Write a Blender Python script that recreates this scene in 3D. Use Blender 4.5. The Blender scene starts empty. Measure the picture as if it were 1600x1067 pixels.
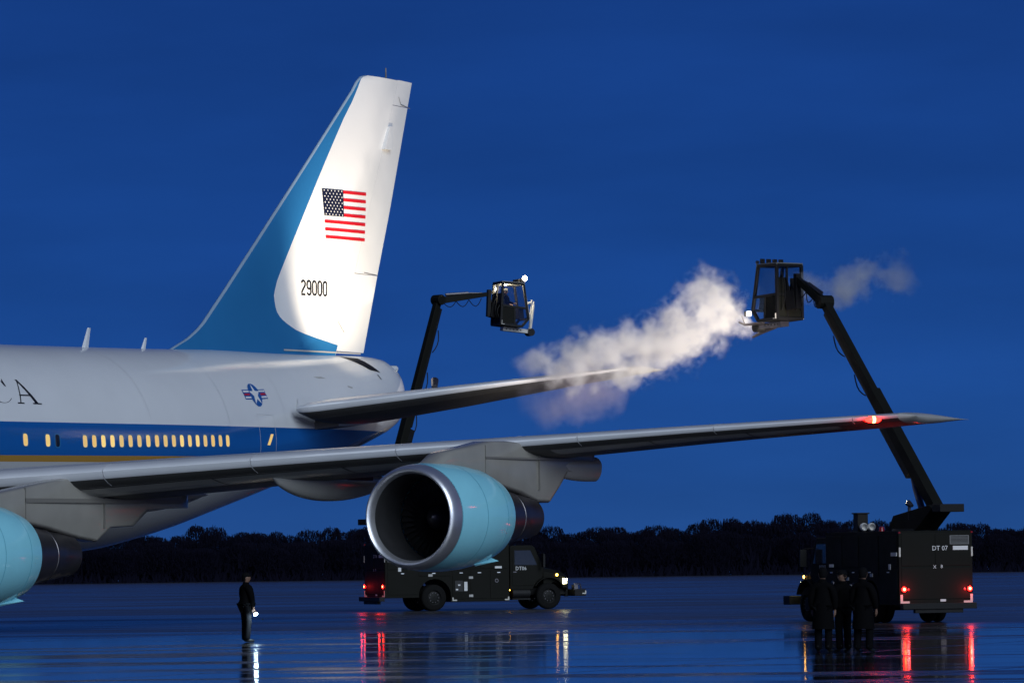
import bpy, bmesh, math, random
import numpy as np
from mathutils import Vector, Matrix
random.seed(7); rng = np.random.default_rng(7)
PI = math.pi
sc = bpy.context.scene; col = sc.collection
# ------------------------------------------------------------------ camera
cam_d = bpy.data.cameras.new('camera'); cam = bpy.data.objects.new('camera', cam_d); col.objects.link(cam)
cam_d.lens = 160.62; cam_d.sensor_width = 36; cam_d.clip_end = 12000; cam_d.clip_start = .5
cam.matrix_world = (Matrix.Translation((0, 0, 2.116)) @ Matrix.Rotation(PI/2 + .0472812, 4, 'X')
                    @ Matrix.Rotation(-.0128704, 4, 'Z'))
sc.camera = cam
# ------------------------------------------------------------------ sky, sun, exposure
world = bpy.data.worlds.new('World'); sc.world = world; world.use_nodes = True
def build_world():
    nt = world.node_tree; n = nt.nodes; L = nt.links
    bg = n['Background']
    sky = n.new('ShaderNodeTexSky'); sky.sky_type = 'NISHITA'; sky.sun_disc = False
    sky.sun_elevation = math.radians(SUN_EL); sky.sun_rotation = math.radians(SUN_ROT); sky.altitude = 0
    sky.air_density = 1.0; sky.dust_density = .5; sky.ozone_density = 6.0
    tc = n.new('ShaderNodeTexCoord')
    # blue hour: the pale band of the horizon is left out, the upper sky reaches down to the ground
    up = n.new('ShaderNodeVectorMath'); up.operation = 'MULTIPLY_ADD'; up.inputs[1].default_value = (1, 1, 1.9); up.inputs[2].default_value = (0, 0, .16)
    L.new(tc.outputs['Generated'], up.inputs[0]); L.new(up.outputs['Vector'], sky.inputs['Vector'])
    # blue-hour tint and soft low cloud
    nz = n.new('ShaderNodeTexNoise'); nz.inputs['Scale'].default_value = 9; nz.inputs['Detail'].default_value = 5
    mp = n.new('ShaderNodeMapping'); mp.inputs['Scale'].default_value = (1, 1, 4.5)
    L.new(tc.outputs['Generated'], mp.inputs['Vector']); L.new(mp.outputs['Vector'], nz.inputs['Vector'])
    rm = n.new('ShaderNodeMapRange'); rm.inputs['From Min'].default_value = .35; rm.inputs['From Max'].default_value = .75
    rm.inputs['To Min'].default_value = .88; rm.inputs['To Max'].default_value = 1.12
    L.new(nz.outputs['Fac'], rm.inputs['Value'])
    mul = n.new('ShaderNodeVectorMath'); mul.operation = 'MULTIPLY'
    mul.inputs[1].default_value = SKY_TINT
    L.new(sky.outputs['Color'], mul.inputs[0])
    m2 = n.new('ShaderNodeVectorMath'); m2.operation = 'SCALE'
    L.new(mul.outputs['Vector'], m2.inputs[0]); L.new(rm.outputs['Result'], m2.inputs['Scale'])
    L.new(m2.outputs['Vector'], bg.inputs['Color']); bg.inputs['Strength'].default_value = .15
SKY_TINT = (1.4, .61, .82); SUN_EL = 2.6; SUN_ROT = 172.
build_world()
sun_d = bpy.data.lights.new('sun', 'SUN'); sun = bpy.data.objects.new('sun', sun_d); col.objects.link(sun)
sun_d.energy = 1.5; sun_d.angle = math.radians(40); sun_d.color = (.76, .88, 1)
sun.rotation_euler = (math.radians(90-27), 0, math.radians(180-SUN_ROT+20))
sc.view_settings.view_transform = 'Standard'; sc.view_settings.look = 'None'
sc.view_settings.exposure = .3; sc.view_settings.gamma = 1
sc.cycles.volume_bounces = 4
# ------------------------------------------------------------------ materials
def mat(name, c, rough=.5, metal=0., emit=None, es=0., var=.12, nscale=3., bump=0., bscale=40., coat=0., spec=.5, trans=0.):
    m = bpy.data.materials.new(name); m.use_nodes = True
    nt = m.node_tree; b = nt.nodes['Principled BSDF']
    b.inputs['Base Color'].default_value = (*c, 1); b.inputs['Roughness'].default_value = rough
    b.inputs['Metallic'].default_value = metal; b.inputs['Coat Weight'].default_value = coat
    b.inputs['Specular IOR Level'].default_value = spec
    if trans: b.inputs['Transmission Weight'].default_value = trans
    if emit:
        b.inputs['Emission Color'].default_value = (*emit, 1); b.inputs['Emission Strength'].default_value = es
    if var:
        tc = nt.nodes.new('ShaderNodeTexCoord'); nz = nt.nodes.new('ShaderNodeTexNoise')
        nz.inputs['Scale'].default_value = nscale; nz.inputs['Detail'].default_value = 6
        nt.links.new(tc.outputs['Object'], nz.inputs['Vector'])
        mx = nt.nodes.new('ShaderNodeMix'); mx.data_type = 'RGBA'
        mx.inputs['A'].default_value = (*[v*(1-var) for v in c], 1); mx.inputs['B'].default_value = (*[min(1, v*(1+var)) for v in c], 1)
        nt.links.new(nz.outputs['Fac'], mx.inputs['Factor']); nt.links.new(mx.outputs['Result'], b.inputs['Base Color'])
        mr = nt.nodes.new('ShaderNodeMapRange'); mr.inputs['To Min'].default_value = rough*.8; mr.inputs['To Max'].default_value = min(1, rough*1.25)
        nt.links.new(nz.outputs['Fac'], mr.inputs['Value']); nt.links.new(mr.outputs['Result'], b.inputs['Roughness'])
        if bump:
            n2 = nt.nodes.new('ShaderNodeTexNoise'); n2.inputs['Scale'].default_value = bscale; n2.inputs['Detail'].default_value = 4
            nt.links.new(tc.outputs['Object'], n2.inputs['Vector'])
            bp = nt.nodes.new('ShaderNodeBump'); bp.inputs['Strength'].default_value = bump; bp.inputs['Distance'].default_value = .02
            nt.links.new(n2.outputs['Fac'], bp.inputs['Height']); nt.links.new(bp.outputs['Normal'], b.inputs['Normal'])
    return m
M = dict(
    white=mat('white_paint', (.72, .73, .74), .13, var=.06, nscale=.6, bump=.06, bscale=1.6),
    grey=mat('grey_paint', (.46, .45, .42), .16, var=.12, nscale=1.2, bump=.05, bscale=1.5),
    darkgrey=mat('dark_grey_paint', (.16, .16, .155), .35, var=.15, nscale=1.5),
    blue=mat('blue_paint', (.022, .15, .36), .12, var=.06, nscale=.7, bump=.03, bscale=1.2),
    cyan=mat('pale_blue_paint', (.30, .74, .86), .11, var=.08, nscale=1.2, bump=.05, bscale=2.5),
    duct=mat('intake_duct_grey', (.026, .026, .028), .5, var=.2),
    metal=mat('bare_metal', (.80, .80, .83), .42, .9, var=.08, nscale=2),
    dmetal=mat('dark_metal', (.16, .15, .16), .36, .9, var=.2, nscale=3),
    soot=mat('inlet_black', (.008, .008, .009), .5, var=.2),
    black=mat('black_print', (.008, .008, .01), .4, var=0),
    navy=mat('navy_print', (.008, .01, .03), .4, var=0),
    red=mat('red_print', (.55, .01, .015), .4, var=0),
    iblue=mat('insignia_blue', (.012, .10, .36), .35, var=0),
    iwhite=mat('insignia_white', (.75, .75, .75), .35, var=0),
    gold=mat('gold_paint', (.42, .25, .05), .3, var=.05),
    winlit=mat('lit_window_blind', (.6, .5, .25), .5, emit=(1., .60, .11), es=.50, var=.15, nscale=14),
    windark=mat('dark_window', (.01, .012, .02), .15, var=0),
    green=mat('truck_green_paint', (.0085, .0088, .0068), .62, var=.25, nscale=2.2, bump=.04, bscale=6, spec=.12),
    tyre=mat('tyre_rubber', (.007, .007, .007), .9, spec=.15, var=.2, nscale=8),
    rim=mat('rim_paint', (.009, .0095, .009), .55, spec=.2, var=.2),
    frame=mat('black_steel', (.007, .007, .008), .55, var=.2, spec=.25),
    glass=mat('cab_glass', (.03, .035, .045), .08, var=0, spec=.8),
    tape=mat('reflective_tape', (.5, .49, .45), .4, emit=(.9, .87, .75), es=.03, var=0),
    whitep=mat('white_print', (.72, .72, .70), .5, var=0),
    cloth=mat('black_cloth', (.0022, .0022, .0028), .95, spec=.08, var=.25, nscale=20, bump=.2, bscale=60),
    trouser=mat('dark_trousers', (.0026, .0028, .004), .95, spec=.08, var=.25, nscale=20),
    leather=mat('black_leather', (.008, .008, .008), .45, var=.1),
    skin=mat('skin', (.20, .115, .08), .55, var=.1, nscale=15),
    cap=mat('dark_cap', (.004, .004, .005), .9, spec=.1, var=.1),
    hat=mat('pale_hat', (.6, .57, .5), .6, var=.05),
    pole=mat('white_pole', (.6, .58, .54), .45, var=.1, nscale=9),
    redlamp=mat('red_lamp', (.5, .01, .01), .3, emit=(1., .006, .004), es=24, var=0),
    redcore=mat('red_lamp_core', (.5, .05, .02), .3, emit=(1., .14, .04), es=28, var=0),
    redglass=mat('red_lens', (.25, .008, .01), .2, var=0),
    headlamp=mat('headlamp_lens', (.8, .8, .6), .3, emit=(1., .92, .50), es=9, var=0),
    amber=mat('amber_lens', (.7, .3, .02), .3, emit=(1., .48, .06), es=14, var=0),
    worklamp=mat('work_lamp', (.9, .9, .8), .3, emit=(1., .88, .68), es=45, var=0),
    torch=mat('torch_lens', (.9, .95, 1), .3, emit=(.62, .85, 1.), es=70, var=0),
)
# glass that shows what is behind it
def clear_glass():
    m = bpy.data.materials.new('clear_pane'); m.use_nodes = True; nt = m.node_tree; n = nt.nodes
    n.remove(n['Principled BSDF']); tr = n.new('ShaderNodeBsdfTransparent'); tr.inputs['Color'].default_value = (.86, .87, .88, 1)
    gl = n.new('ShaderNodeBsdfGlossy'); gl.inputs['Roughness'].default_value = .08; gl.inputs['Color'].default_value = (.8, .8, .85, 1)
    mx = n.new('ShaderNodeMixShader'); mx.inputs['Fac'].default_value = .06
    nt.links.new(tr.outputs[0], mx.inputs[1]); nt.links.new(gl.outputs[0], mx.inputs[2]); nt.links.new(mx.outputs[0], n['Material Output'].inputs['Surface'])
    return m
M['pane'] = clear_glass()
# ------------------------------------------------------------------ helpers
def tag(o, label=None, cat=None, group=None, kind=None):
    if label: o['label'] = label
    if cat: o['category'] = cat
    if group: o['group'] = group
    if kind: o['kind'] = kind
    return o
def empty(name, loc=(0, 0, 0), rz=0):
    o = bpy.data.objects.new(name, None); o.empty_display_size = .3; col.objects.link(o)
    o.location = loc; o.rotation_euler = (0, 0, rz); return o
class MB:
    def __init__(s): s.v = []; s.f = []; s.m = []
    def add(s, vs, fs, mi=0):
        k = len(s.v); s.v += [tuple(v) for v in vs]; s.f += [tuple(i+k for i in f) for f in fs]; s.m += [mi]*len(fs); return s
    def box(s, a, b, mi=0):
        x0, y0, z0 = a; x1, y1, z1 = b
        return s.add([(x0,y0,z0),(x1,y0,z0),(x1,y1,z0),(x0,y1,z0),(x0,y0,z1),(x1,y0,z1),(x1,y1,z1),(x0,y1,z1)],
                     [(0,3,2,1),(4,5,6,7),(0,1,5,4),(1,2,6,5),(2,3,7,6),(3,0,4,7)], mi)
    def ring(s, rings, caps=True, mi=0):          # loft of equal closed rings
        n = len(rings[0]); vs = [p for r in rings for p in r]; fs = []
        for i in range(len(rings)-1):
            for j in range(n):
                fs.append((i*n+j, i*n+(j+1) % n, (i+1)*n+(j+1) % n, (i+1)*n+j))
        if caps: fs.append(tuple(range(n))[::-1]); fs.append(tuple((len(rings)-1)*n+j for j in range(n)))
        return s.add(vs, fs, mi)
    def tube(s, pts, r, n=8, mi=0, caps=True):
        pts = [Vector(p) for p in pts]; rs = r if isinstance(r, (list, tuple)) else [r]*len(pts); R = []
        u = None
        for i, p in enumerate(pts):
            d = (pts[min(i+1, len(pts)-1)] - pts[max(i-1, 0)]).normalized()
            if u is None: u = d.orthogonal().normalized()
            u = (u - d*u.dot(d)).normalized(); w = d.cross(u)
            R.append([tuple(p + (u*math.cos(2*PI*k/n) + w*math.sin(2*PI*k/n))*rs[i]) for k in range(n)])
        return s.ring(R, caps, mi)
    def beam(s, p0, p1, w, h, up=(0, 0, 1), mi=0, w1=None, h1=None):
        p0, p1 = Vector(p0), Vector(p1); d = (p1-p0).normalized(); side = d.cross(Vector(up)).normalized(); u = side.cross(d)
        R = []
        for p, ww, hh in ((p0, w, h), (p1, w1 or w, h1 or h)):
            R.append([tuple(p + side*a*ww/2 + u*b*hh/2) for a, b in ((-1,-1),(1,-1),(1,1),(-1,1))])
        return s.ring(R, True, mi)
    def prism(s, outline, y0, y1, mi=0, k0=1., k1=1.):   # outline in (x, z), extruded along y
        n = len(outline); cx = sum(p[0] for p in outline)/n; cz = sum(p[1] for p in outline)/n
        A = [(cx+(x-cx)*k0, y0, cz+(z-cz)*k0) for x, z in outline]; B = [(cx+(x-cx)*k1, y1, cz+(z-cz)*k1) for x, z in outline]
        return s.ring([A, B], True, mi)
    def lathe(s, prof, n=48, axis='x', o=(0, 0, 0), mi=0, caps=False):
        R = []
        for a, r in prof:
            ring = []
            for k in range(n):
                c, q = r*math.cos(2*PI*k/n), r*math.sin(2*PI*k/n)
                p = (a, c, q) if axis == 'x' else ((c, a, q) if axis == 'y' else (c, q, a))
                ring.append((p[0]+o[0], p[1]+o[1], p[2]+o[2]))
            R.append(ring)
        return s.ring(R, caps, mi)
    def build(s, name, m, parent=None, smooth=None, bevel=0, loc=None, fix=True):
        me = bpy.data.meshes.new(name); me.from_pydata(s.v, [], s.f)
        ms = m if isinstance(m, (list, tuple)) else [m]
        for q in ms: me.materials.append(q)
        if len(ms) > 1: me.polygons.foreach_set('material_index', s.m)
        if fix:
            bm = bmesh.new(); bm.from_mesh(me); bmesh.ops.recalc_face_normals(bm, faces=bm.faces); bm.to_mesh(me); bm.free()
        if smooth is not None:
            me.shade_smooth(); me.set_sharp_from_angle(angle=math.radians(smooth))
        me.update()
        o = bpy.data.objects.new(name, me); col.objects.link(o)
        if parent: o.parent = parent
        if loc: o.location = loc
        if bevel:
            b = o.modifiers.new('bevel', 'BEVEL'); b.width = bevel; b.segments = 2; b.limit_method = 'ANGLE'
        return o
def lerp(a, b, t): return a + (b-a)*t
def interp(x, xs, ys): return float(np.interp(x, xs, ys))
def text_mesh(txt, size, place):                 # font outline -> flat mesh mapped by place(u, v)
    cu = bpy.data.curves.new('lettering', 'FONT'); cu.body = txt; cu.size = size; cu.align_x = 'CENTER'; cu.align_y = 'CENTER'; cu.resolution_u = 2
    ob = bpy.data.objects.new('lettering', cu); col.objects.link(ob)
    dg = bpy.context.evaluated_depsgraph_get(); me = bpy.data.meshes.new_from_object(ob.evaluated_get(dg))
    b = MB(); b.add([place(v.co.x, v.co.y) for v in me.vertices], [tuple(p.vertices) for p in me.polygons])
    bpy.data.objects.remove(ob); bpy.data.curves.remove(cu); bpy.data.meshes.remove(me); return b
# ================================================================== SETTING
def build_ground():
    m = bpy.data.materials.new('wet_asphalt'); m.use_nodes = True; nt = m.node_tree; n = nt.nodes; L = nt.links
    b = n['Principled BSDF']; tc = n.new('ShaderNodeTexCoord')
    def noise(scale, det=4, rough=.55, sx=1, sy=1):
        mp = n.new('ShaderNodeMapping'); mp.inputs['Scale'].default_value = (sx, sy, 1); L.new(tc.outputs['Object'], mp.inputs['Vector'])
        z = n.new('ShaderNodeTexNoise'); z.inputs['Scale'].default_value = scale; z.inputs['Detail'].default_value = det; z.inputs['Roughness'].default_value = rough
        L.new(mp.outputs['Vector'], z.inputs['Vector']); return z.outputs['Fac']
    def mrange(src, a, c, d, e):
        r = n.new('ShaderNodeMapRange'); r.interpolation_type = 'SMOOTHSTEP'
        for k, v in zip(('From Min', 'From Max', 'To Min', 'To Max'), (a, c, d, e)): r.inputs[k].default_value = v
        L.new(src, r.inputs['Value']); return r.outputs['Result']
    def math_(op, a, c):
        q = n.new('ShaderNodeMath'); q.operation = op
        for i, v in enumerate((a, c)):
            if isinstance(v, float): q.inputs[i].default_value = v
            else: L.new(v, q.inputs[i])
        return q.outputs[0]
    sep = n.new('ShaderNodeSeparateXYZ'); L.new(tc.outputs['Object'], sep.inputs[0])
    # the standing water: a broad shallow sheet on the near apron, broken by drier strips
    edge = math_('ADD', sep.outputs['Y'], math_('MULTIPLY', noise(.035, 5, .62, .5, 1), 60.))
    sheet = mrange(edge, 152., 182., 1., 0.)
    strips = mrange(noise(.30, 6, .62, .16, 1.), .49, .60, 0., 1.)
    fine = noise(1.3, 4, .6, .3, 1.)
    wet = math_('MULTIPLY', sheet, math_('SUBTRACT', 1., math_('MULTIPLY', strips, .75)))
    rough = math_('ADD', mrange(wet, 0., 1., .24, .04), math_('ADD', math_('MULTIPLY', fine, .05), math_('MULTIPLY', math_('SUBTRACT', 1., wet), mrange(noise(.11, 5, .65, .35, 1.), .35, .7, -.04, .14))))
    # slab joints of the apron, sealed with dark bitumen
    rt = n.new('ShaderNodeMapping'); rt.inputs['Rotation'].default_value = (0, 0, .43); rt.inputs['Scale'].default_value = (1/7.6, 1/7.6, 1); L.new(tc.outputs['Object'], rt.inputs['Vector'])
    s2 = n.new('ShaderNodeSeparateXYZ'); L.new(rt.outputs['Vector'], s2.inputs[0])
    jl = [math_('LESS_THAN', math_('ABSOLUTE', math_('SUBTRACT', math_('FRACT', s2.outputs[k], 0.), .5), 0.), .011) for k in ('X', 'Y')]
    joint = math_('MAXIMUM', jl[0], jl[1])
    rough = math_('ADD', rough, math_('MULTIPLY', joint, .16))
    L.new(rough, b.inputs['Roughness'])
    mx = n.new('ShaderNodeMix'); mx.data_type = 'RGBA'; mx.inputs['A'].default_value = (.05, .05, .056, 1); mx.inputs['B'].default_value = (.022, .022, .025, 1)
    L.new(wet, mx.inputs['Factor']); L.new(mx.outputs['Result'], b.inputs['Base Color'])
    bp = n.new('ShaderNodeBump'); bp.inputs['Strength'].default_value = .25; bp.inputs['Distance'].default_value = .01
    L.new(math_('ADD', math_('MULTIPLY', noise(.8, 3, .5), .6), math_('MULTIPLY', noise(6., 3, .5), .06)), bp.inputs['Height'])
    L.new(bp.outputs['Normal'], b.inputs['Normal'])
    g = MB(); g.add([(-3000, -600, 0), (3000, -600, 0), (3000, 6000, 0), (-3000, 6000, 0)], [(0, 1, 2, 3)])
    tag(g.build('apron', m), 'dark wet asphalt apron with standing water mirroring the lights', kind='structure')
build_ground()
# distant leafless wood: one mass of bare twigs
def build_wood():
    V = []; F = []; cnt = 0
    for row, (Y0, hk) in enumerate(((484, .78), (492, .95), (500, 1.08))):
        for k in range(105):
            x = -80 + 160*k/104 + random.uniform(-.7, .7); y = Y0 + random.uniform(-3, 3)
            base = interp(x, [-80, -45, -35, -28, -24, -18, -8, 0, 8, 18, 24, 30, 38, 46, 60, 80], [5.5, 5.6, 6.0, 5.7, 5.3, 5.9, 5.9, 5.7, 5.4, 5.7, 6.3, 6.5, 6.1, 5.2, 5.3, 5.4])
            H = base*.95*hk*random.uniform(.84, 1.06); W = random.uniform(1.4, 2.4); nt_ = 1000
            # trunk
            P = [((x, y, 0), (x+random.uniform(-.2, .2), y, H*.6), .14)]
            a = rng.uniform(0, 2*PI, nt_); rr = np.sqrt(rng.random(nt_))*W; zz = H*(.10 + .86*rng.random(nt_)**.7)
            fall = np.sqrt(np.clip(1-((zz/H-.45)/.58)**2, .05, 1))
            px = x + np.cos(a)*rr*fall; py = y + np.sin(a)*rr*fall
            ln = rng.uniform(.2, .65, nt_); lean = (px-x)*.35 + rng.normal(0, .38, nt_)
            qx = px + lean*ln; qz = np.minimum(zz + ln*rng.uniform(.5, 1., nt_), H*(1-.28*(rr/W)**2)*rng.uniform(.93, 1.03, nt_))
            w = rng.uniform(.018, .04, nt_)
            for i in range(nt_):
                V += [(px[i]-w[i], py[i], zz[i]), (px[i]+w[i], py[i]+.02, zz[i]), (qx[i]+w[i]*.5, py[i], qz[i]), (qx[i]-w[i]*.5, py[i]+.02, qz[i])]
                F.append((cnt, cnt+1, cnt+2, cnt+3)); cnt += 4
            p, q, r = P[0]
            V += [(p[0]-r, p[1], 0), (p[0]+r, p[1], 0), (q[0]+r*.4, q[1], q[2]), (q[0]-r*.4, q[1], q[2])]; F.append((cnt, cnt+1, cnt+2, cnt+3)); cnt += 4
    # low scrub closing the foot of the wood
    for k in range(14000):
        x = random.uniform(-82, 82); y = random.uniform(478, 506); h = random.uniform(.6, 2.2) if y > 483 else random.uniform(.3, 1.2); z0 = random.uniform(0, 1.7) if y > 483 else 0; w = random.uniform(.06, .22); l = random.uniform(-.5, .5)
        V += [(x-w, y, z0), (x+w, y+.05, z0), (x+w*.3+l, y, z0+h), (x-w*.3+l, y+.05, z0+h)]; F.append((cnt, cnt+1, cnt+2, cnt+3)); cnt += 4
    me = bpy.data.meshes.new('wood'); me.from_pydata(V, [], F); me.materials.append(mat('bare_twigs', (.006, .006, .013), .95, var=.3, nscale=.15, spec=0))
    o = bpy.data.objects.new('wood', me); col.objects.link(o)
    tag(o, 'dark leafless wood along the far edge of the airfield', 'wood', kind='stuff')
build_wood()
# ================================================================== AIRCRAFT
AX, AY, TH = -35.975, 100.068, math.radians(27.6)
plane = empty('airliner', (AX, AY, 0), PI/2 - TH)
tag(plane, 'large white and blue jet airliner with lit tail fin, seen from its port side', 'aircraft')
def A(X, Y, Z): return (X, -Y, Z)                 # X aft, Y to port, Z up
SX = [0,   .8,  2.5,  5,   8,   12,  18,  22,  27,  32,  36,  44,  48.5, 52,  56,  60,  64,  66.2, 67.4, 68.1, 68.5, 68.68]
ZT = [4.9, 6.0, 7.4, 9.0, 9.9, 10.3, 10.3, 10.0, 9.1, 8.78, 8.75, 8.80, 8.88, 8.95, 9.06, 9.08, 9.14, 9.20, 9.12, 8.90, 8.55, 8.1]
ZB = [4.7, 3.7, 2.9, 2.4, 2.3, 2.3, 2.2, 2.0, 1.95, 2.0, 2.1, 2.25, 2.50, 3.05, 3.90, 4.72, 5.62, 6.16, 6.48, 6.72, 7.05, 7.5]
HW = [.1, 1.2, 2.2, 2.9, 3.2, 3.25, 3.25, 3.25, 3.25, 3.25, 3.25, 3.25, 3.25, 3.06, 2.66, 2.16, 1.56, 1.20, .95, .74, .50, .22]
ZC = [4.8, 5.0, 5.2, 5.5, 5.6, 5.6, 5.6, 5.6, 5.6, 5.6, 5.55, 5.55, 5.60, 5.70, 5.88, 6.35, 7.0, 7.45, 7.68, 7.78, 7.80, 7.80]
_S = np.linspace(0, 68.68, 600)
def _sm(ys, k=9):
    v = np.interp(_S, SX, ys); p = np.pad(v, k, mode='edge')
    w = np.convolve(p, np.ones(2*k+1)/(2*k+1), 'valid'); t = np.clip((67.2-_S)/1.5, 0, 1); return w*t + v*(1-t)
_T = [_sm(q) for q in (ZT, ZB, HW, ZC)]
def fsec(X): return [float(np.interp(X, _S, q)) for q in _T]
def fus_y(X, z):                                   # port half-width of the fuselage at height z
    zt, zb, w, zc = fsec(X); h = (zt-zc) if z > zc else (zc-zb)
    return w*math.sqrt(max(0, 1-((z-zc)/h)**2))
def fus_pt(X, z, off=.006):
    y = fus_y(X, z); zt, zb, w, zc = fsec(X); h = (zt-zc) if z > zc else (zc-zb)
    nrm = Vector((0, y/(w*w), (z-zc)/(h*h))).normalized()
    return A(X, y+nrm.y*off, z+nrm.z*off)
def fus_arc(X0, z0, u, s, off=.006):               # surface point u metres aft and s metres up the skin from (X0, z0)
    zt, zb, w, zc = fsec(X0); a0 = math.asin(max(-1, min(1, (z0-zc)/(zt-zc)))); a = a0 + s/(.5*(w+zt-zc))
    zt, zb, w, zc = fsec(X0+u); return fus_pt(X0+u, zc + (zt-zc)*math.sin(a), off)
def fus_mat():
    m = M['white'].copy(); m.name = 'fuselage_livery'; nt = m.node_tree; n = nt.nodes; L = nt.links; b = n['Principled BSDF']
    base = b.inputs['Base Color'].links[0].from_socket
    tc = n.new('ShaderNodeTexCoord'); sep = n.new('ShaderNodeSeparateXYZ'); L.new(tc.outputs['Object'], sep.inputs[0])
    def above(z39, slope):
        a = n.new('ShaderNodeMath'); a.operation = 'MULTIPLY_ADD'; L.new(sep.outputs['X'], a.inputs[0]); a.inputs[1].default_value = -slope; a.inputs[2].default_value = -(z39-39*slope)
        c = n.new('ShaderNodeMath'); c.operation = 'ADD'; L.new(a.outputs[0], c.inputs[0]); L.new(sep.outputs['Z'], c.inputs[1])
        g = n.new('ShaderNodeMath'); g.operation = 'GREATER_THAN'; L.new(c.outputs[0], g.inputs[0]); g.inputs[1].default_value = 0; return g.outputs[0]
    cur = None
    def mix(a, bb, f):
        x = n.new('ShaderNodeMix'); x.data_type = 'RGBA'
        for k, v in (('A', a), ('B', bb)):
            if isinstance(v, tuple): x.inputs[k].default_value = (*v, 1)
            else: L.new(v, x.inputs[k])
        L.new(f, x.inputs['Factor']); return x.outputs['Result']
    cur = mix((.42, .43, .44), (.36, .20, .035), above(5.11, .010))
    cur = mix(cur, (.008, .10, .36), above(5.30, .0107))
    cur = mix(cur, base, above(6.29, .0092))
    L.new(cur, b.inputs['Base Color']); return m
fb = MB(); NR = 72; rings = []
xs = [0, .3, .8, 1.6, 2.5, 3.6, 5, 6.5, 8, 10, 12, 15, 18, 20, 22, 25, 27, 30] + list(np.arange(32, 66.5, .75)) + [66.6, 67, 67.4, 67.75, 68.1, 68.3, 68.5, 68.6, 68.68]
for X in xs:
    zt, zb, w, zc = fsec(X); R = []
    for k in range(NR):
        a = 2*PI*k/NR; c, s_ = math.cos(a), math.sin(a); R.append(A(X, w*c, zc + (zt-zc if s_ > 0 else zc-zb)*s_))
    rings.append(R)
fb.ring(rings); fus = fb.build('fuselage', fus_mat(), plane, smooth=40)
# tail details on the fuselage
b = MB(); b.lathe([(68.6, .30), (68.95, .26), (68.95, .2), (68.7, .18)], 20, o=(0, 0, 7.82)); b.build('exhaust_pipe', M['dmetal'], plane, 40)
b = MB(); b.tube([A(68.0, .1, 8.78), A(68.55, .1, 8.80)], .13, 10); b.build('tail_light_housing', M['white'], plane, 40)
def skin_patch(name, corners, m, off, nu=6, nv=4, parent=None):      # patch on the port skin from four (X, z) corners
    b = MB(); vs = []
    for j in range(nv+1):
        for i in range(nu+1):
            u, v = i/nu, j/nv
            X = lerp(lerp(corners[0][0], corners[1][0], u), lerp(corners[3][0], corners[2][0], u), v)
            z = lerp(lerp(corners[0][1], corners[1][1], u), lerp(corners[3][1], corners[2][1], u), v)
            vs.append(fus_pt(X, z, off))
    b.add(vs, [(j*(nu+1)+i, j*(nu+1)+i+1, (j+1)*(nu+1)+i+1, (j+1)*(nu+1)+i) for j in range(nv) for i in range(nu)])
    return b.build(name, m, parent or plane, 60)
skin_patch('skin_opening', [(64.1, 9.08), (65.2, 9.05), (66.0, 8.58), (65.25, 8.64)], M['soot'], .012)
skin_patch('skin_vent', [(65.6, 8.50), (65.7, 8.48), (65.85, 8.33), (65.75, 8.34)], M['darkgrey'], .012)
skin_patch('skin_scuff', [(60.3, 8.24), (60.9, 8.27), (63.1, 7.97), (63.0, 7.93)], M['grey'], .008, 10, 1)
skin_patch('stabiliser_fairing', [(57.5, 6.66), (65.6, 6.75), (66.4, 7.35), (58.2, 7.45)], M['white'], .03, 16, 6)
# cabin windows
LIT = [mat('lit_window_blind', (.6, .5, .25), .5, emit=c, es=e, var=.15, nscale=14) for c, e in (((1, .60, .11), .50), ((1, .58, .13), .40), ((1, .64, .15), .58), ((1, .55, .09), .44))]
def window(X, z, lit=True, dark=False):
    def ring_pts(a, h, off, n=20):
        P = []
        for k in range(n):
            t = 2*PI*k/n; c, s_ = math.cos(t), math.sin(t)
            e = .55; P.append(fus_pt(X + a*math.copysign(abs(c)**e, c), z + h*math.copysign(abs(s_)**e, s_), off))
        return P
    fr = MB(); fr.ring([ring_pts(.165, .225, .003), ring_pts(.16, .22, .014), ring_pts(.125, .185, .014), ring_pts(.12, .18, .004)], caps=False)
    f = fr.build('window', M['blue'], plane, 40, fix=False)
    pn = MB(); P = ring_pts(.125, .185, .007); pn.add(P, [tuple(range(len(P)))])
    pn.build('pane', random.choice(LIT) if lit else M['windark'], f)
    if not lit: f['label'] = 'dark cabin window with its light off'
for X, lit in ((40.46, 1), (41.65, 1), (42.17, 0)): window(X, 5.77, lit)
for i in range(18): window(43.67+.508*i, 5.78+.0095*i, True)
# lit door window slit, further aft
skin_patch('door_window', [(55.25, 5.86), (55.45, 5.86), (55.75, 6.22), (55.55, 6.22)], M['winlit'], .01, 2, 4)
def skin_joint(P, w=.022, name='skin_joint', off=.004):
    b = MB()
    for (x0, z0), (x1, z1) in zip(P[:-1], P[1:]):
        n = 10; vs = []
        for i in range(n+1):
            X, z = lerp(x0, x1, i/n), lerp(z0, z1, i/n)
            d = (w/2, 0) if abs(x1-x0) < abs(z1-z0) else (0, w/2); vs += [fus_pt(X-d[0], z-d[1], off), fus_pt(X+d[0], z+d[1], off)]
        b.add(vs, [(2*i, 2*i+1, 2*i+3, 2*i+2) for i in range(n)])
    b.build(name, M['joint'], plane, fix=False)
M['joint'] = mat('joint_grey', (.56, .57, .59), .4, var=.1)
for X in (47.6, 52.65, 56.9): skin_joint([(X, 6.5), (X, 8.0), (X, fsec(X)[0]-.12)])
skin_joint([(62.4, 6.9), (66.8, 7.2)], .02)
skin_joint([(54.75, 5.0), (54.75, 6.85), (55.95, 6.85), (55.95, 5.0)], .02, 'door_outline')
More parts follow.
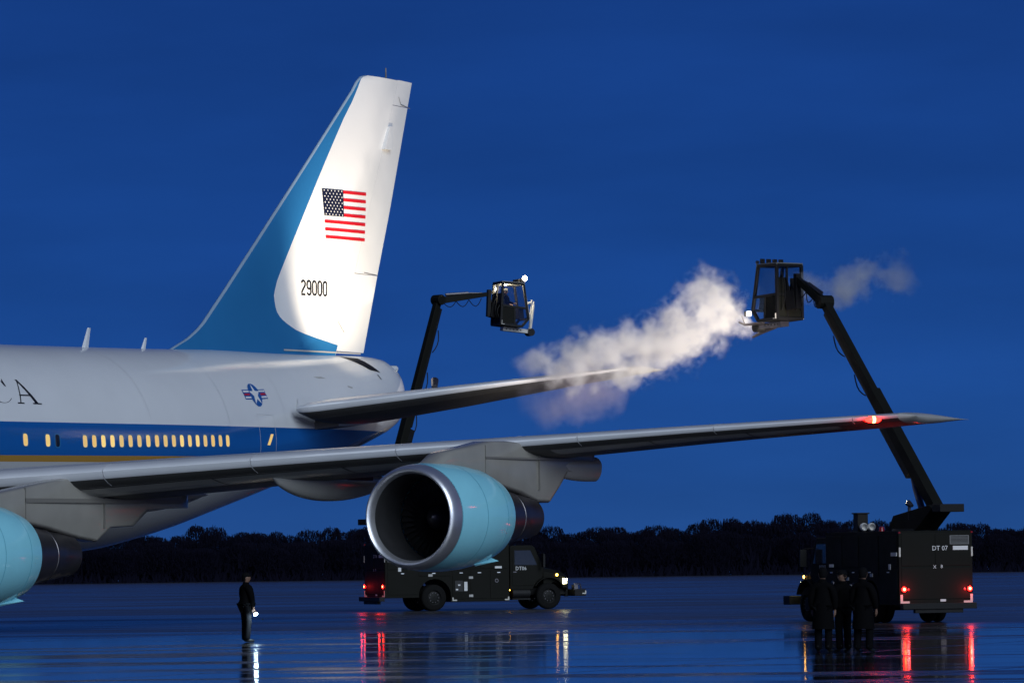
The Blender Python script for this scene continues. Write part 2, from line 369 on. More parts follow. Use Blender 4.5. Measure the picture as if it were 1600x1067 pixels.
# lettering: the last two letters of the title that the picture shows
def letter_A():
    b = MB(); zb, zt = 6.84, 7.55; S = []
    def stroke(u0, v0, u1, v1, w0, w1, n=8):
        vs = []
        for i in range(n+1):
            t = i/n; u = lerp(u0, u1, t); v = lerp(v0, v1, t); w = lerp(w0, w1, t)/2
            vs += [fus_arc(40.95, 6.86, u-w, v, .006), fus_arc(40.95, 6.86, u+w, v, .006)]
        b.add(vs, [(2*i, 2*i+1, 2*i+3, 2*i+2) for i in range(n)])
    stroke(-.30, .0, .08, .80, .055, .05); stroke(.06, .84, .56, .0, .10, .17); stroke(-.20, .27, .36, .27, .0, .0, 2)
    def bar(u0, u1, v, h):
        n = 8; vs = []
        for i in range(n+1):
            u = lerp(u0, u1, i/n); vs += [fus_arc(40.95, 6.86, u, v-h/2, .007), fus_arc(40.95, 6.86, u, v+h/2, .007)]
        b.add(vs, [(2*i, 2*i+1, 2*i+3, 2*i+2) for i in range(n)])
    bar(-.21, .42, .27, .045); bar(-.46, -.12, .0, .04); bar(.34, .80, .0, .04)
    b.build('lettering', M['black'], plane, fix=False)
def letter_C():
    b = MB(); n = 40; vs = []
    for i in range(n+1):
        a = math.radians(38 + 284*i/n); w = .03 + .13*max(0, -math.cos(a))**1.2
        for k in (0, 1):
            r = 1 - (w/.62 if k else 0); vs.append(fus_arc(39.75, 6.86, .64*r*math.cos(a), .41+.43*(1-(w*.35/.43 if k else 0))*math.sin(a), .006))
    b.add(vs, [(2*i, 2*i+1, 2*i+3, 2*i+2) for i in range(n)])
    def q(P): b.add([fus_arc(39.75, 6.86, u, v, .007) for u, v in P], [tuple(range(len(P)))])
    q([(.46, .56), (.52, .56), (.52, .85), (.40, .70)])
    b.build('lettering', M['black'], plane, fix=False)
letter_A(); letter_C()
# star-and-bar insignia
def insignia():
    X0, Z0 = 55.15, 7.47; R = .46; Q = .84
    def P(u, s, off): return fus_arc(X0, Z0, u*Q, s*Q*1.06, off)
    def quad(u0, u1, s0, s1, off, mi, b, n=8):
        vs = []
        for i in range(n+1):
            u = lerp(u0, u1, i/n); vs += [P(u, s0, off), P(u, s1, off)]
        b.add(vs, [(2*i, 2*i+1, 2*i+3, 2*i+2) for i in range(n)], mi)
    b = MB()
    quad(-.98, .98, -.02-.13, .30-.06, .006, 0, b)
    for sg in (-1, 1):
        u0, u1 = sorted((sg*.40, sg*.93)); quad(u0, u1, .13, .20, .010, 1, b, 3); quad(u0, u1, -.11, -.04, .010, 1, b, 3); quad(u0, u1, .01, .08, .010, 2, b, 3)
    vs = [P(0, .03, .012)]; n = 40
    vs += [P(R*math.cos(2*PI*k/n), .03+R*math.sin(2*PI*k/n), .012) for k in range(n)]
    b.add(vs, [(0, 1+k, 1+(k+1) % n) for k in range(n)], 0)
    st = [P(0, .03, .017)]
    for k in range(10):
        r = R*.98 if k % 2 == 0 else R*.38; a = PI/2 + PI*k/5; st.append(P(r*math.cos(a), .03+r*math.sin(a), .017))
    b.add(st, [(0, 1+k, 1+(k+1) % 10) for k in range(10)], 1)
    b.build('insignia', [M['iblue'], M['iwhite'], M['red']], plane, fix=False)
insignia()
# roof aerials
for X, h, c in ((48.7, .62, .20), (52.1, .36, .15)):
    zt = fsec(X)[0]; b = MB()
    R = [[A(X+dx*k+sh, dy*k, z) for dx, dy in ((-c, 0), (-c*.3, .035), (c, 0), (-c*.3, -.035))] for z, k, sh in ((zt-.08, 1, 0), (zt+h, .45, c*1.3))]
    b.ring(R); b.build('antenna', M['white'], plane)
# ---------------------------------------------------------------- fin
FLE = ([8.4, 9.05, 9.36, 9.65, 9.92, 10.92, 12.84, 15.78, 18.4, 18.75, 18.95, 19.03], [52.2, 53.85, 54.72, 55.30, 55.72, 56.95, 59.25, 62.72, 65.78, 66.12, 66.42, 66.75])
def fin_le(z): return interp(z, *FLE)
def fin_te(z): return interp(z, [8.4, 9.27, 12.31, 14.38, 19.1], [66.12, 66.43, 67.6, 68.45, 70.2])
def fin_bound(z): return interp(z, [8.4, 9.29, 9.5, 9.77, 9.9, 10.04, 10.15, 10.27, 10.5, 10.97, 11.4, 11.85, 15.29, 18.98], [68, 66.45, 64.7, 62.59, 61.9, 61.45, 61.13, 60.88, 60.6, 60.45, 60.60, 60.92, 63.58, 66.5])
def fin_half(X, z):
    a, e = fin_le(z), fin_te(z); u = max(0, min(1, (X-a)/(e-a))); t = interp(z, [8, 12, 19.1], [.50, .42, .21])
    return t*(2.9*math.sqrt(u+1e-6)*.52 - .34*u - 1.05*u*u + .0*u**3)*max(0, 1) if u < .3 else t*interp(u, [.3, .4, .55, .75, 1.0], [.6297, .66, .60, .40, .035])*1.0
def fin_pt(X, z, off=0): return A(X, fin_half(X, z)+off, z)
zrows = [8.4, 8.8, 9.0, 9.2, 9.3, 9.4, 9.5, 9.6, 9.7, 9.8, 9.9, 10, 10.1, 10.2, 10.3, 10.45, 10.6, 10.8, 11, 11.2, 11.5, 11.85, 12.4, 13, 13.6, 14.2, 15, 15.8, 16.6, 17.4, 18, 18.4, 18.6, 18.75, 18.86, 18.95, 19.03]
_fb0 = fin_bound
def fin_bound(z): X = _fb0(z); return X - 1.914*fin_half(X-.4, z)*(1 if z > 9.6 else max(0, (z-9.2)/.4))
def hinge(z): a, e = fin_le(max(z, 11)), fin_te(z); return interp(z, [8.4, 9.2, 19.1], [64.0, 64.3, 69.05])
def fin_cols(z):
    a, e = fin_le(z), hinge(z); s_ = min(a + .11, e); bd = min(max(fin_bound(z), s_+.02), e-.01)
    c = [a + (s_-a)*t*t for t in (0, .2, .45, .7, 1)] + [lerp(s_, bd, t) for t in (.25, .5, .75, 1)] + [lerp(bd, e, t) for t in (.15, .3, .5, .75, 1)]
    return c
b = MB(); cols = [fin_cols(z) for z in zrows]; nc = len(cols[0])
for side in (1, -1):
    vs = [A(X, side*fin_half(X, z), z) for z, c in zip(zrows, cols) for X in c]; fs = []; mi = []
    k0 = len(b.v); b.v += vs
    for j in range(len(zrows)-1):
        for i in range(nc-1):
            f = (k0+j*nc+i, k0+j*nc+i+1, k0+(j+1)*nc+i+1, k0+(j+1)*nc+i); b.f.append(f if side < 0 else f[::-1])
            b.m.append(2 if i < 4 else (0 if i < 8 else 1))
    if side == 1: top1 = [k0+(len(zrows)-1)*nc+i for i in range(nc)]; ba1 = [k0+j*nc+nc-1 for j in range(len(zrows))]
    else:
        top2 = [k0+(len(zrows)-1)*nc+i for i in range(nc)]; ba2 = [k0+j*nc+nc-1 for j in range(len(zrows))]
for i in range(nc-1): b.f.append((top1[i], top1[i+1], top2[i+1], top2[i])); b.m.append(1)
for j in range(len(zrows)-1): b.f.append((ba1[j], ba1[j+1], ba2[j+1], ba2[j])); b.m.append(1)
M['finle'] = mat('fin_edge_grey', (.26, .36, .48), .3, var=.08)
b.build('fin', [M['blue'], M['white'], M['finle']], plane, smooth=35)
for zlo, zhi in ((9.30, 12.03), (12.05, 18.12), (18.14, 19.05)):
    b = MB(); R = []
    for j in range(13):
        z = lerp(zlo, zhi, j/12); h0 = hinge(z)+.012; e = fin_te(z); xs_ = [lerp(h0, e, t) for t in (0, .12, .3, .5, .75, 1)]
        R.append([A(X, fin_half(X, z), z) for X in xs_] + [A(X, -fin_half(X, z), z) for X in xs_[::-1]])
    b.ring(R); b.build('rudder' if zhi < 18.5 else 'fin_tip', M['white'], plane, smooth=35)
# small fairing on the fin side, base line, top rod
b = MB(); b.ring([[A(67.72, .10, 16.50), A(68.30, .10, 16.50), A(68.30, .25, 16.50), A(67.72, .27, 16.50)], [A(68.22, .08, 17.35), A(68.48, .08, 17.35), A(68.48, .17, 17.35), A(68.22, .19, 17.35)]])
b.build('fin_fairing', M['white'], plane)
b = MB(); b.tube([A(68.3, 0, 19.0), A(68.3, 0, 19.42)], [.035, .02], 6); b.build('antenna', M['darkgrey'], plane)
def fin_strip(name, P, w, m, off=.012, n=12):
    b = MB(); vs = []
    for (x0, z0), (x1, z1) in zip(P[:-1], P[1:]):
        dx, dz = x1-x0, z1-z0; l = math.hypot(dx, dz); nx, nz = -dz/l*w/2, dx/l*w/2; k = len(vs)
        for i in range(n+1):
            t = i/n; X, z = x0+dx*t, z0+dz*t; vs += [fin_pt(X+nx, z+nz, off), fin_pt(X-nx, z-nz, off)]
        b.f += [(len(b.v)+k+2*i, len(b.v)+k+2*i+1, len(b.v)+k+2*i+3, len(b.v)+k+2*i+2) for i in range(n)]
    b.m = [0]*len(b.f); b.v = vs; return b.build(name, m, plane, fix=False)
fin_strip('panel_joint', [(69.05, 18.45), (69.25, 18.2), (70.0, 18.12)], .03, M['darkgrey'])
fin_strip('panel_joint', [(66.4, 12.1), (67.5, 12.05)], .03, M['darkgrey'])
fin_strip('panel_joint', [(64.35, 10.35), (64.9, 9.95)], .03, M['darkgrey'])
fin_strip('base_seal', [(60.5, 9.2), (66.2, 9.26)], .05, M['grey'])
# flag on the fin
FC = [(X - 1.914*fin_half(X-.4, z), z) for X, z in ((63.72, 14.83), (66.80, 14.90), (66.66, 13.17), (63.96, 13.12))]        # corners TL TR BR BL
def flag_pt(u, v, off): 
    t = [lerp(FC[0][i], FC[1][i], u) for i in (0, 1)]; q = [lerp(FC[3][i], FC[2][i], u) for i in (0, 1)]
    return fin_pt(lerp(t[0], q[0], v), lerp(t[1], q[1], v), off)
b = MB()
def flag_quad(u0, u1, v0, v1, off, mi, n=6):
    vs = []
    for i in range(n+1):
        u = lerp(u0, u1, i/n); vs += [flag_pt(u, v0, off), flag_pt(u, v1, off)]
    b.add(vs, [(2*i, 2*i+1, 2*i+3, 2*i+2) for i in range(n)], mi)
for k in range(0, 13, 2): flag_quad(.45 if k < 7 else 0, 1, k/13+.006, (k+1)/13-.006, .014, 0)
flag_quad(0, .455, 0, 7/13, .018, 1)
for j in range(9):
    for i in range(6 if j % 2 == 0 else 5):
        u = .455*(i + (.5 if j % 2 == 0 else 1))/6; v = 7/13*(j+.5)/9.0
        P = [flag_pt(u + (.015 if k % 2 == 0 else .008)*math.sin(2*PI*k/10), v - (.022 if k % 2 == 0 else .012)*math.cos(2*PI*k/10), .024) for k in range(10)]
        b.add(P, [tuple(range(10))], 2)
b.build('flag', [M['red'], M['navy'], M['whitep']], plane, fix=False)
# tail number 29000
def stroke_digits():
    b = MB(); w, h, tk, r = .250, .47, .076, .10
    def arc(cx, cz, rx, rz, a0, a1, n=8): return [(cx+rx*math.cos(math.radians(lerp(a0, a1, i/n))), cz+rz*math.sin(math.radians(lerp(a0, a1, i/n)))) for i in range(n+1)]
    zero = arc(.5, .78, .5, .22, 0, 180) + arc(.5, .22, .5, .22, 180, 360) + [(1, .78)]
    nine = arc(.5, .70, .5, .24, 0, -180)[::-1] + arc(.5, .78, .5, .22, 180, 0) + [(1, .25)] + arc(.5, .2, .5, .2, 0, -160)
    nine = [(1, .70)] + arc(.5, .62, .5, .20, 0, -180)[1:] + arc(.5, .78, .5, .22, 180, 0) + [(1, .22)] + arc(.5, .2, .5, .2, 0, -165)
    two = arc(.5, .76, .5, .24, 170, -20) + [(.05, .16), (0, 0), (1.02, 0)]
    for d, path in enumerate((two, nine, zero, zero, zero)):
        x0 = 62.28 - 1.914*fin_half(62.0, 11.3) + d*.385; z0 = 11.13 + d*.006
        pts = [(x0 + p[0]*w, z0 + p[1]*h) for p in path]; vs = []
        for i, p in enumerate(pts):
            a = pts[max(i-1, 0)]; c = pts[min(i+1, len(pts)-1)]; dx, dz = c[0]-a[0], c[1]-a[1]; l = math.hypot(dx, dz) or 1
            nx, nz = -dz/l*tk/2*1.25, dx/l*tk/2
            vs += [fin_pt(p[0]+nx, p[1]+nz, .014), fin_pt(p[0]-nx, p[1]-nz, .014)]
        b.add(vs, [(2*i, 2*i+1, 2*i+3, 2*i+2) for i in range(len(pts)-1)])
    b.build('tail_number', M['black'], plane, fix=False)
stroke_digits()
# ---------------------------------------------------------------- wings and stabilisers
UU = [0, .004, .012, .03, .06, .10, .16, .25, .36, .5, .65, .8, .92, 1.]
def th(u): return 2.969*math.sqrt(u)*.98 - 1.26*u - 3.516*u*u + 2.843*u**3 - 1.015*u**4 if u < 1 else .02
THM = max(th(u) for u in np.linspace(0, 1, 200))
def section(le, te, up, lo, u0=0., u1=1., side=1, Y=0, mx=None):
    us = [u0] + [u for u in UU if u0 < u < u1] + [u1]
    P = lambda u, k: A(lerp(le[0], te[0], u), side*Y, lerp(le[1], te[1], u) + k*th(u)/THM)
    top = [P(u, up) for u in us]; bot = [P(u, -lo) for u in us]
    return top + bot[::-1]
def wing_par(Y):
    le = 18.6+.85*Y if Y > 3 else 21.15; te = interp(Y, [0, 3.25, 12, 29.8, 30.4], [36.0, 36.0, 38.35, 47.96, 48.25])
    crest = 4.02 + .0665*Y; t = interp(Y, [0, 3, 10.9, 16, 22, 25, 28.9, 29.8], [1.75, 1.6, 1.06, .83, .60, .46, .35, .31])
    up = t*.36; return (le, crest-up), (te, crest-up-.012*(te-le)+.02), up, t-up
def stab_par(Y):
    le = 54.4+.95*Y; te = interp(Y, [0, 11.09], [64.6, 67.5]); crest = 7.03+.1315*Y
    t = interp(Y, [0, 3, 5.5, 7.5, 8.6, 11.1], [.95, .86, .70, .52, .43, .26]); up = t*.36
    return (le, crest-up), (te, crest-up+.03), up, t-up
def slab(name, par, Ys, u0, u1, side, m, tip=None):
    b = MB(); R = []
    for Y in Ys: le, te, up, lo = par(Y); R.append(section(le, te, up, lo, u0, u1, side, Y))
    if tip:
        for dY, kk in tip:
            Y = Ys[-1]; le, te, up, lo = par(Y); c = te[0]-le[0]
            R.append(section((le[0]+dY*.85+c*(1-kk)*.25, le[1]), (te[0]+dY*.3, te[1]), up*kk, lo*kk, u0, u1, side, Y+dY))
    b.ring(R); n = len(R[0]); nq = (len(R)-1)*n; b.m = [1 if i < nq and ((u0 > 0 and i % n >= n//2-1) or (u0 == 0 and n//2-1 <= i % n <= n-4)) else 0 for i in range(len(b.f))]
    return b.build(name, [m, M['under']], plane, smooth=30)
M['wing'] = mat('wing_top_grey', (.50, .51, .52), .32, .1, var=.12, nscale=.8); M['under'] = mat('wing_underside_shade', (.055, .054, .052), .38, var=.25, nscale=.8)  # underside far darker than the top: its shade is put into the colour
M['slat'] = mat('slat_metal', (.62, .63, .65), .36, .12, var=.08, nscale=1.2)
for side in (1, -1):
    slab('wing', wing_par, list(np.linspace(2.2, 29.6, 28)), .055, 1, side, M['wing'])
    segs = [(2.6, 9.2), (9.22, 12.9), (12.92, 15.9), (15.92, 18.9), (18.92, 22.7), (22.72, 25.6), (25.62, 28.6)]
    for y0, y1 in segs: slab('slat', wing_par, list(np.linspace(y0, y1, 5)), 0, .053, side, M['slat'])
    slab('leading_edge', wing_par, [28.62, 29.1, 29.6], 0, .053, side, M['wing'])
    # rounded tip cap
    b = MB(); R = []
    for dY, kk in ((0, 1), (.12, .93), (.22, .75), (.29, .45), (.32, .15)):
        le, te, up, lo = wing_par(29.602); R.append(section((le[0]+dY*1.6, le[1]), (te[0]+dY*1.2, te[1]), up*kk, lo*kk, 0, 1, side, 29.602+dY))
    b.ring(R); b.build('wing_tip', M['grey'], plane, smooth=35)
    def stab_edge_par(Y):
        le, te, up, lo = stab_par(Y); k = interp(Y, [2.6, 2.72, 2.9, 3.3], [.15, .6, .88, 1.]); sh = interp(Y, [2.6, 2.72, 2.9, 3.3], [.5, .16, .04, 0.])
        return (le[0]+sh, le[1]), te, up*k, lo*k
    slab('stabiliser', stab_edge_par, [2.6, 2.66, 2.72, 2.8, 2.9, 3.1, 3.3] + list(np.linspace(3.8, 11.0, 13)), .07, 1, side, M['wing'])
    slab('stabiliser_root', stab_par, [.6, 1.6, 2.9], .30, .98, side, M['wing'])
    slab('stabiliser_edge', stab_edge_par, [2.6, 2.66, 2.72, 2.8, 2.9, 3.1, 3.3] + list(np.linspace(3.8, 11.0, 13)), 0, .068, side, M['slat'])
    b = MB(); R = []
    for dY, kk in ((0, 1), (.06, .9), (.11, .6), (.13, .2)):
        le, te, up, lo = stab_par(11.003); R.append(section((le[0]+dY*2, le[1]), (te[0]+dY, te[1]), up*kk, lo*kk, 0, 1, side, 11.003+dY))
    b.ring(R); b.build('stabiliser_tip', M['grey'], plane, smooth=35)
# leading-edge flap panels seen as paler strips under the wing
def under_panel(Y0, Y1, u0, u1, m=None, off=.008):
    b = MB(); vs = []; n = 8
    for i in range(n+1):
        Y = lerp(Y0, Y1, i/n)
        for u in (u0, lerp(u0, u1, .5), u1):
            le, te, up, lo = wing_par(Y); vs.append(A(lerp(le[0], te[0], u), Y, lerp(le[1], te[1], u) - lo*th(u)/THM - off))
    b.add(vs, [(3*i+j, 3*i+j+1, 3*i+j+4, 3*i+j+3) for i in range(n) for j in (0, 1)]); b.build('flap_panel', m or M['grey'], plane, fix=False)
for y0, y1 in ((12.0, 14.9), (14.95, 17.6), (17.65, 20.3), (22.0, 24.1), (24.15, 26.2), (26.25, 28.2)): under_panel(y0, y1, .062, .16)
# flap track fairings
def canoe(X0, X1, Y, z0, zd, r, cut=False):
    b = MB(); R = []; N = 22
    for i in range(N+1):
        t = i/N; X = lerp(X0, X1, t); k = (max(.02, math.sin(PI*min(1, t*1.02)**.8)**.75) if t < 1 else .03) if not cut else max(.03, math.sin(PI*.56*min(1, t*1.02))**.8)
        zc = z0 + lerp(0, zd, t) - .0; R.append([A(X, Y+.72*r*k*math.cos(2*PI*q/18), zc + r*k*(1.25*math.sin(2*PI*q/18) if math.sin(2*PI*q/18) < 0 else .8*math.sin(2*PI*q/18))) for q in range(18)])
    b.ring(R); return b.build('flap_track_fairing', M['grey'], plane, smooth=40)
f = canoe(33.1, 39.9, 16.0, 4.38, -.10, .50)
b = MB(); b.ring([[A(X, 16.0+.365*math.cos(a), 4.42+.37*math.sin(a)) for a in np.linspace(-.35, 1.0, 8)] + [A(X, 16.0+.2*math.cos(a), 4.42+.2*math.sin(a)) for a in np.linspace(1.0, -.35, 8)] for X in (36.4, 37.3, 38.0)])
b.build('fairing_gap', M['soot'], f)
canoe(37.9, 41.75, 21.3, 4.62, .0, .34, True); canoe(31.0, 38.0, 11.0, 4.0, .0, .42); canoe(29.4, 36.2, 7.4, 3.75, 0, .42)
# navigation light at the port wing tip, with its own lamp
b = MB(); b.lathe([(-.24, .02), (-.2, .06), (-.1, .085), (.06, .09), (.16, .07), (.22, .02)], 14, caps=True)
b.lathe([(-.03, .088), (.01, .096), (.05, .090)], 14, mi=1)
nl = b.build('navigation_light', [M['redlamp'], M['redcore']], plane, 40, loc=A(43.20, 29.12, 5.76)); nl.rotation_euler = (0, 0, -math.atan(1/.85))
ld = bpy.data.lights.new('navigation_lamp', 'POINT'); ld.energy = 8; ld.color = (1, .03, .03); ld.shadow_soft_size = .1
lo = bpy.data.objects.new('navigation_lamp', ld); col.objects.link(lo); lo.parent = plane; lo.location = A(42.85, 29.3, 5.80)
# logo light on the stabiliser that floods the fin
b = MB(); b.tube([A(60.6, 6.0, 7.78), A(60.9, 5.85, 8.02)], [.10, .13], 12, mi=0); b.tube([A(60.905, 5.847, 8.024), A(60.92, 5.84, 8.04)], [.115, .10], 12, mi=1)
b.build('logo_light', [M['dmetal'], M['worklamp']], plane, 40)
def spot(name, loc, to, energy, color, ang, blend=.6, rad=.08, parent=None):
    d = bpy.data.lights.new(name, 'SPOT'); d.energy = energy; d.color = color; d.spot_size = math.radians(ang); d.spot_blend = blend; d.shadow_soft_size = rad
    o = bpy.data.objects.new(name, d); col.objects.link(o); o.location = loc
    o.rotation_euler = (Vector(to)-Vector(loc)).to_track_quat('-Z', 'Y').to_euler()
    if parent: o.parent = parent
    return o
spot('logo_lamp', A(60.95, 5.80, 8.10), A(65.2, 0, 13.2), 5600, (1, .84, .62), 68, 1., .1, plane)
# ---------------------------------------------------------------- engines
M['pylon'] = mat('pylon_grey', (.30, .285, .25), .2, var=.15, nscale=1.5, bump=.06, bscale=2)
M['pyjoint'] = mat('pylon_joint_grey', (.19, .18, .16), .4, var=0)
M['cowljoint'] = mat('cowl_joint_blue', (.13, .44, .55), .4, var=0)
def engine(X0, Y, Z, pyl, gap_z):
    o = A(X0, Y, Z)
    n_ = MB(); n_.lathe([(.42, 1.372), (.8, 1.405), (1.5, 1.415), (2.3, 1.385), (3.0, 1.31), (3.45, 1.23), (3.8, 1.14), (3.8, 1.09), (3.4, 1.10)], 72, o=o); cowl = n_.build('engine_cowl', M['cyan'], plane, 40)
    l_ = MB(); l_.lathe([(.415, 1.370), (.25, 1.352), (.10, 1.318), (.02, 1.272), (.0, 1.235), (.03, 1.195), (.10, 1.16), (.25, 1.125)], 72, o=o); l_.build('intake_lip', M['metal'], cowl, 60)
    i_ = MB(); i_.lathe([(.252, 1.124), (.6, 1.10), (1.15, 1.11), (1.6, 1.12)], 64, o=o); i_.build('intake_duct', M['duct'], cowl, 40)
    s_ = MB(); s_.lathe([(1.22, .02), (1.28, .12), (1.42, .24), (1.6, .33), (1.9, .36)], 32, o=o); s_.build('spinner', M['dmetal'], cowl, 40)
    f_ = MB()
    for k in range(38):
        a = 2*PI*k/38; R = []
        for r, tw, ch in ((.34, .5, .20), (.7, .8, .24), (1.10, 1.12, .26)):
            for s2 in (-1, 1):
                t = a + s2*ch*math.sin(tw)/r*.5; R.append((o[0]+1.65+s2*ch*math.cos(tw)*.5, o[1]+r*math.cos(t), o[2]+r*math.sin(t)))
        f_.add(R, [(0, 1, 3, 2), (2, 3, 5, 4)])
    f_.lathe([(1.95, .3), (1.95, 1.115)], 48, o=o)
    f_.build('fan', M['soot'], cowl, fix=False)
    c_ = MB(); c_.lathe([(2.9, 1.0), (3.8, .93), (4.6, .80), (5.3, .69), (5.32, .65), (5.0, .65)], 56, o=o); c_.build('core_cowl', M['dmetal'], plane, 40)
    e_ = MB(); e_.lathe([(5.2, .66), (5.25, .71), (5.33, .71), (5.4, .655), (5.9, .63), (6.5, .55), (6.58, .56), (6.55, .51), (6.0, .53)], 48, o=o); e_.lathe([(5.4, .42), (6.2, .36), (6.9, .2), (7.1, .03)], 24, o=o); e_.build('exhaust_nozzle', M['dmetal'], plane, 40)
    for xj, rj in ((.43, 1.375), (1.75, 1.411), (3.1, 1.296)):
        q_ = MB(); q_.lathe([(xj, rj), (xj+.008, rj+.004), (xj+.022, rj+.002)], 72, o=o); q_.build('cowl_joint', M['cowljoint'], cowl, 40)
    # thin strake on the cowl flank
    k_ = MB(); k_.ring([[(o[0]+2.5, o[1]-.55, o[2]-1.22), (o[0]+3.3, o[1]-.62, o[2]-1.06), (o[0]+2.6, o[1]-.52, o[2]-1.26)], [(o[0]+2.5, o[1]-.58, o[2]-1.25), (o[0]+3.5, o[1]-.78, o[2]-1.16), (o[0]+2.6, o[1]-.55, o[2]-1.29)]]); k_.build('cowl_strake', M['cyan'], cowl)
    # pylon: rounded slab lofted across its thickness
    P = pyl; cx = sum(p[0] for p in P)/len(P); cz = sum(p[1] for p in P)/len(P); b = MB(); R = []
    for y, k in ((-.36, .90), (-.33, .96), (-.22, 1.0), (.22, 1.0), (.33, .96), (.36, .90)):
        R.append([A(cx+(x-cx)*k, Y+y*interp(x, [P0x, P0x+2.2, 40+(X0-31.2)], [.35, 1., .8]), cz+(z-cz)*k) for x, z in P])
    b.ring(R); py_ = b.build('pylon', M['pylon'], plane, smooth=50)
    for q in ((.30, .10, .30, .95), (.62, .15, .62, .9), (.30, .55, .95, .55)):
        xa, xb = min(p[0] for p in P), max(p[0] for p in P); ab = [p[1] for p in P]; t_ = MB(); X1 = lerp(xa, xb, q[0]); X2 = lerp(xa, xb, q[2])
        top = lambda X: max(z for x, z in P if abs(x-X) < 1.6)-.10; bot = lambda X: min(z for x, z in P if abs(x-X) < 1.6)+.14
        Z1, Z2 = lerp(bot(X1), top(X1), q[1]), lerp(bot(X2), top(X2), q[3])
        t_.box(A(X1-.005, Y+.30, min(Z1, Z2)-.005), A(X2+.005, Y+.366, max(Z1, Z2)+.005)); t_.build('pylon_joint', M['pyjoint'], py_)
P0x = 30.5
engine(31.2, 21.2, 3.20, [(31.9, 4.50), (32.8, 4.88), (34.1, 5.06), (35.2, 5.22), (36.2, 5.24), (37.4, 5.20), (39.0, 5.18), (40.2, 5.1), (41.6, 5.02), (41.65, 4.55), (41.0, 4.42), (39.9, 4.45), (39.4, 4.05), (38.75, 3.60), (38.0, 3.62), (37.0, 3.85), (35.0, 4.15), (33.2, 4.30)], 0)
P0x = 22.0
engine(22.7, 11.9, 2.33, [(23.4, 3.55), (25.0, 3.82), (26.4, 4.02), (28.0, 4.24), (28.8, 4.34), (29.6, 4.42), (30.8, 4.40), (33.0, 4.25), (35.2, 4.02), (35.2, 3.6), (33.2, 3.55), (32.4, 3.1), (31.2, 3.05), (30.5, 2.68), (29.6, 2.78), (28.0, 3.05), (26.0, 3.3), (24.6, 3.5)], 0)
# undercarriage, just outside the frame
for (X, Y, n) in ((31.6, 1.9, 2), (30.4, 5.2, 2), (31.6, -1.9, 2), (30.4, -5.2, 2), (8.0, 0, 1)):
    b = MB(); b.tube([A(X, Y, .6), A(X, Y, 3.6)], .16, 10); g = b.build('landing_gear', M['metal'], plane, 40)
    for i in range(n):
        for s_ in (-.5, .5):
            w = MB(); w.lathe([(-.2, .2), (-.2, .5), (-.14, .6), (.14, .6), (.2, .5), (.2, .2)], 24, axis='y', o=A(X+(i-.5*(n-1))*1.4, Y+s_*1.1, .6)); w.build('tyre', M['tyre'], g, 40)
# ================================================================== DE-ICING TRUCKS
def arc_pts(cx, cz, r, a0, a1, n=10): return [(cx+r*math.cos(math.radians(lerp(a0, a1, i/n))), cz+r*math.sin(math.radians(lerp(a0, a1, i/n)))) for i in range(n+1)]
def wheel(parent, x, y, w=.28, r=.54, face=1):
    t = MB(); h = w/2
    t.lathe([(-h, .30), (-h, .46), (-h*.8, .52), (-h*.45, r), (h*.45, r), (h*.8, .52), (h, .46), (h, .30)], 36, axis='y')
    o = t.build('wheel', M['tyre'], parent, 50, loc=(x, y, r))
    q = MB(); q.lathe([(-h*.7, .02), (-h*.7, .2), (-h*.5, .26), (-h*.75, .31)], 28, axis='y'); q.lathe([(h*.7, .02), (h*.7, .2), (h*.5, .26), (h*.75, .31)], 28, axis='y')
    q.build('rim', M['rim'], o, 40)
    nb = MB()
    for k in range(10):
        a = 2*PI*k/10
        for s_ in (-1, 1): nb.box((.2*math.cos(a)-.014, s_*h*.72-.015, .2*math.sin(a)-.014), (.2*math.cos(a)+.014, s_*h*.72+.015, .2*math.sin(a)+.014))
    nb.build('wheel_nuts', M['dmetal'], o)
    return o
def lamp_disc(name, parent, c, r, d, m, axis='x', n=16, rim=True):
    b = MB(); k = d/abs(d)
    b.lathe([(0, r*1.25), (d*.8, r*1.2), (d*.8, r)], n, axis=axis, o=c, mi=0); b.lathe([(d*.7, r), (d, r*.92), (d*1.2, r*.5)], n, axis=axis, o=c, mi=1); b.lathe([(d*1.2, r*.5), (d*1.25, .003)], n, axis=axis, o=c, mi=2)
    return b.build(name, [M['frame'], m, M['redcore'] if m is M['redlamp'] else m], parent, 40)
def tape_L(parent, P, m='tape', name='reflective_tape'):
    b = MB()
    for a, c in P: b.box(a, c)
    return b.build(name, M[m], parent)
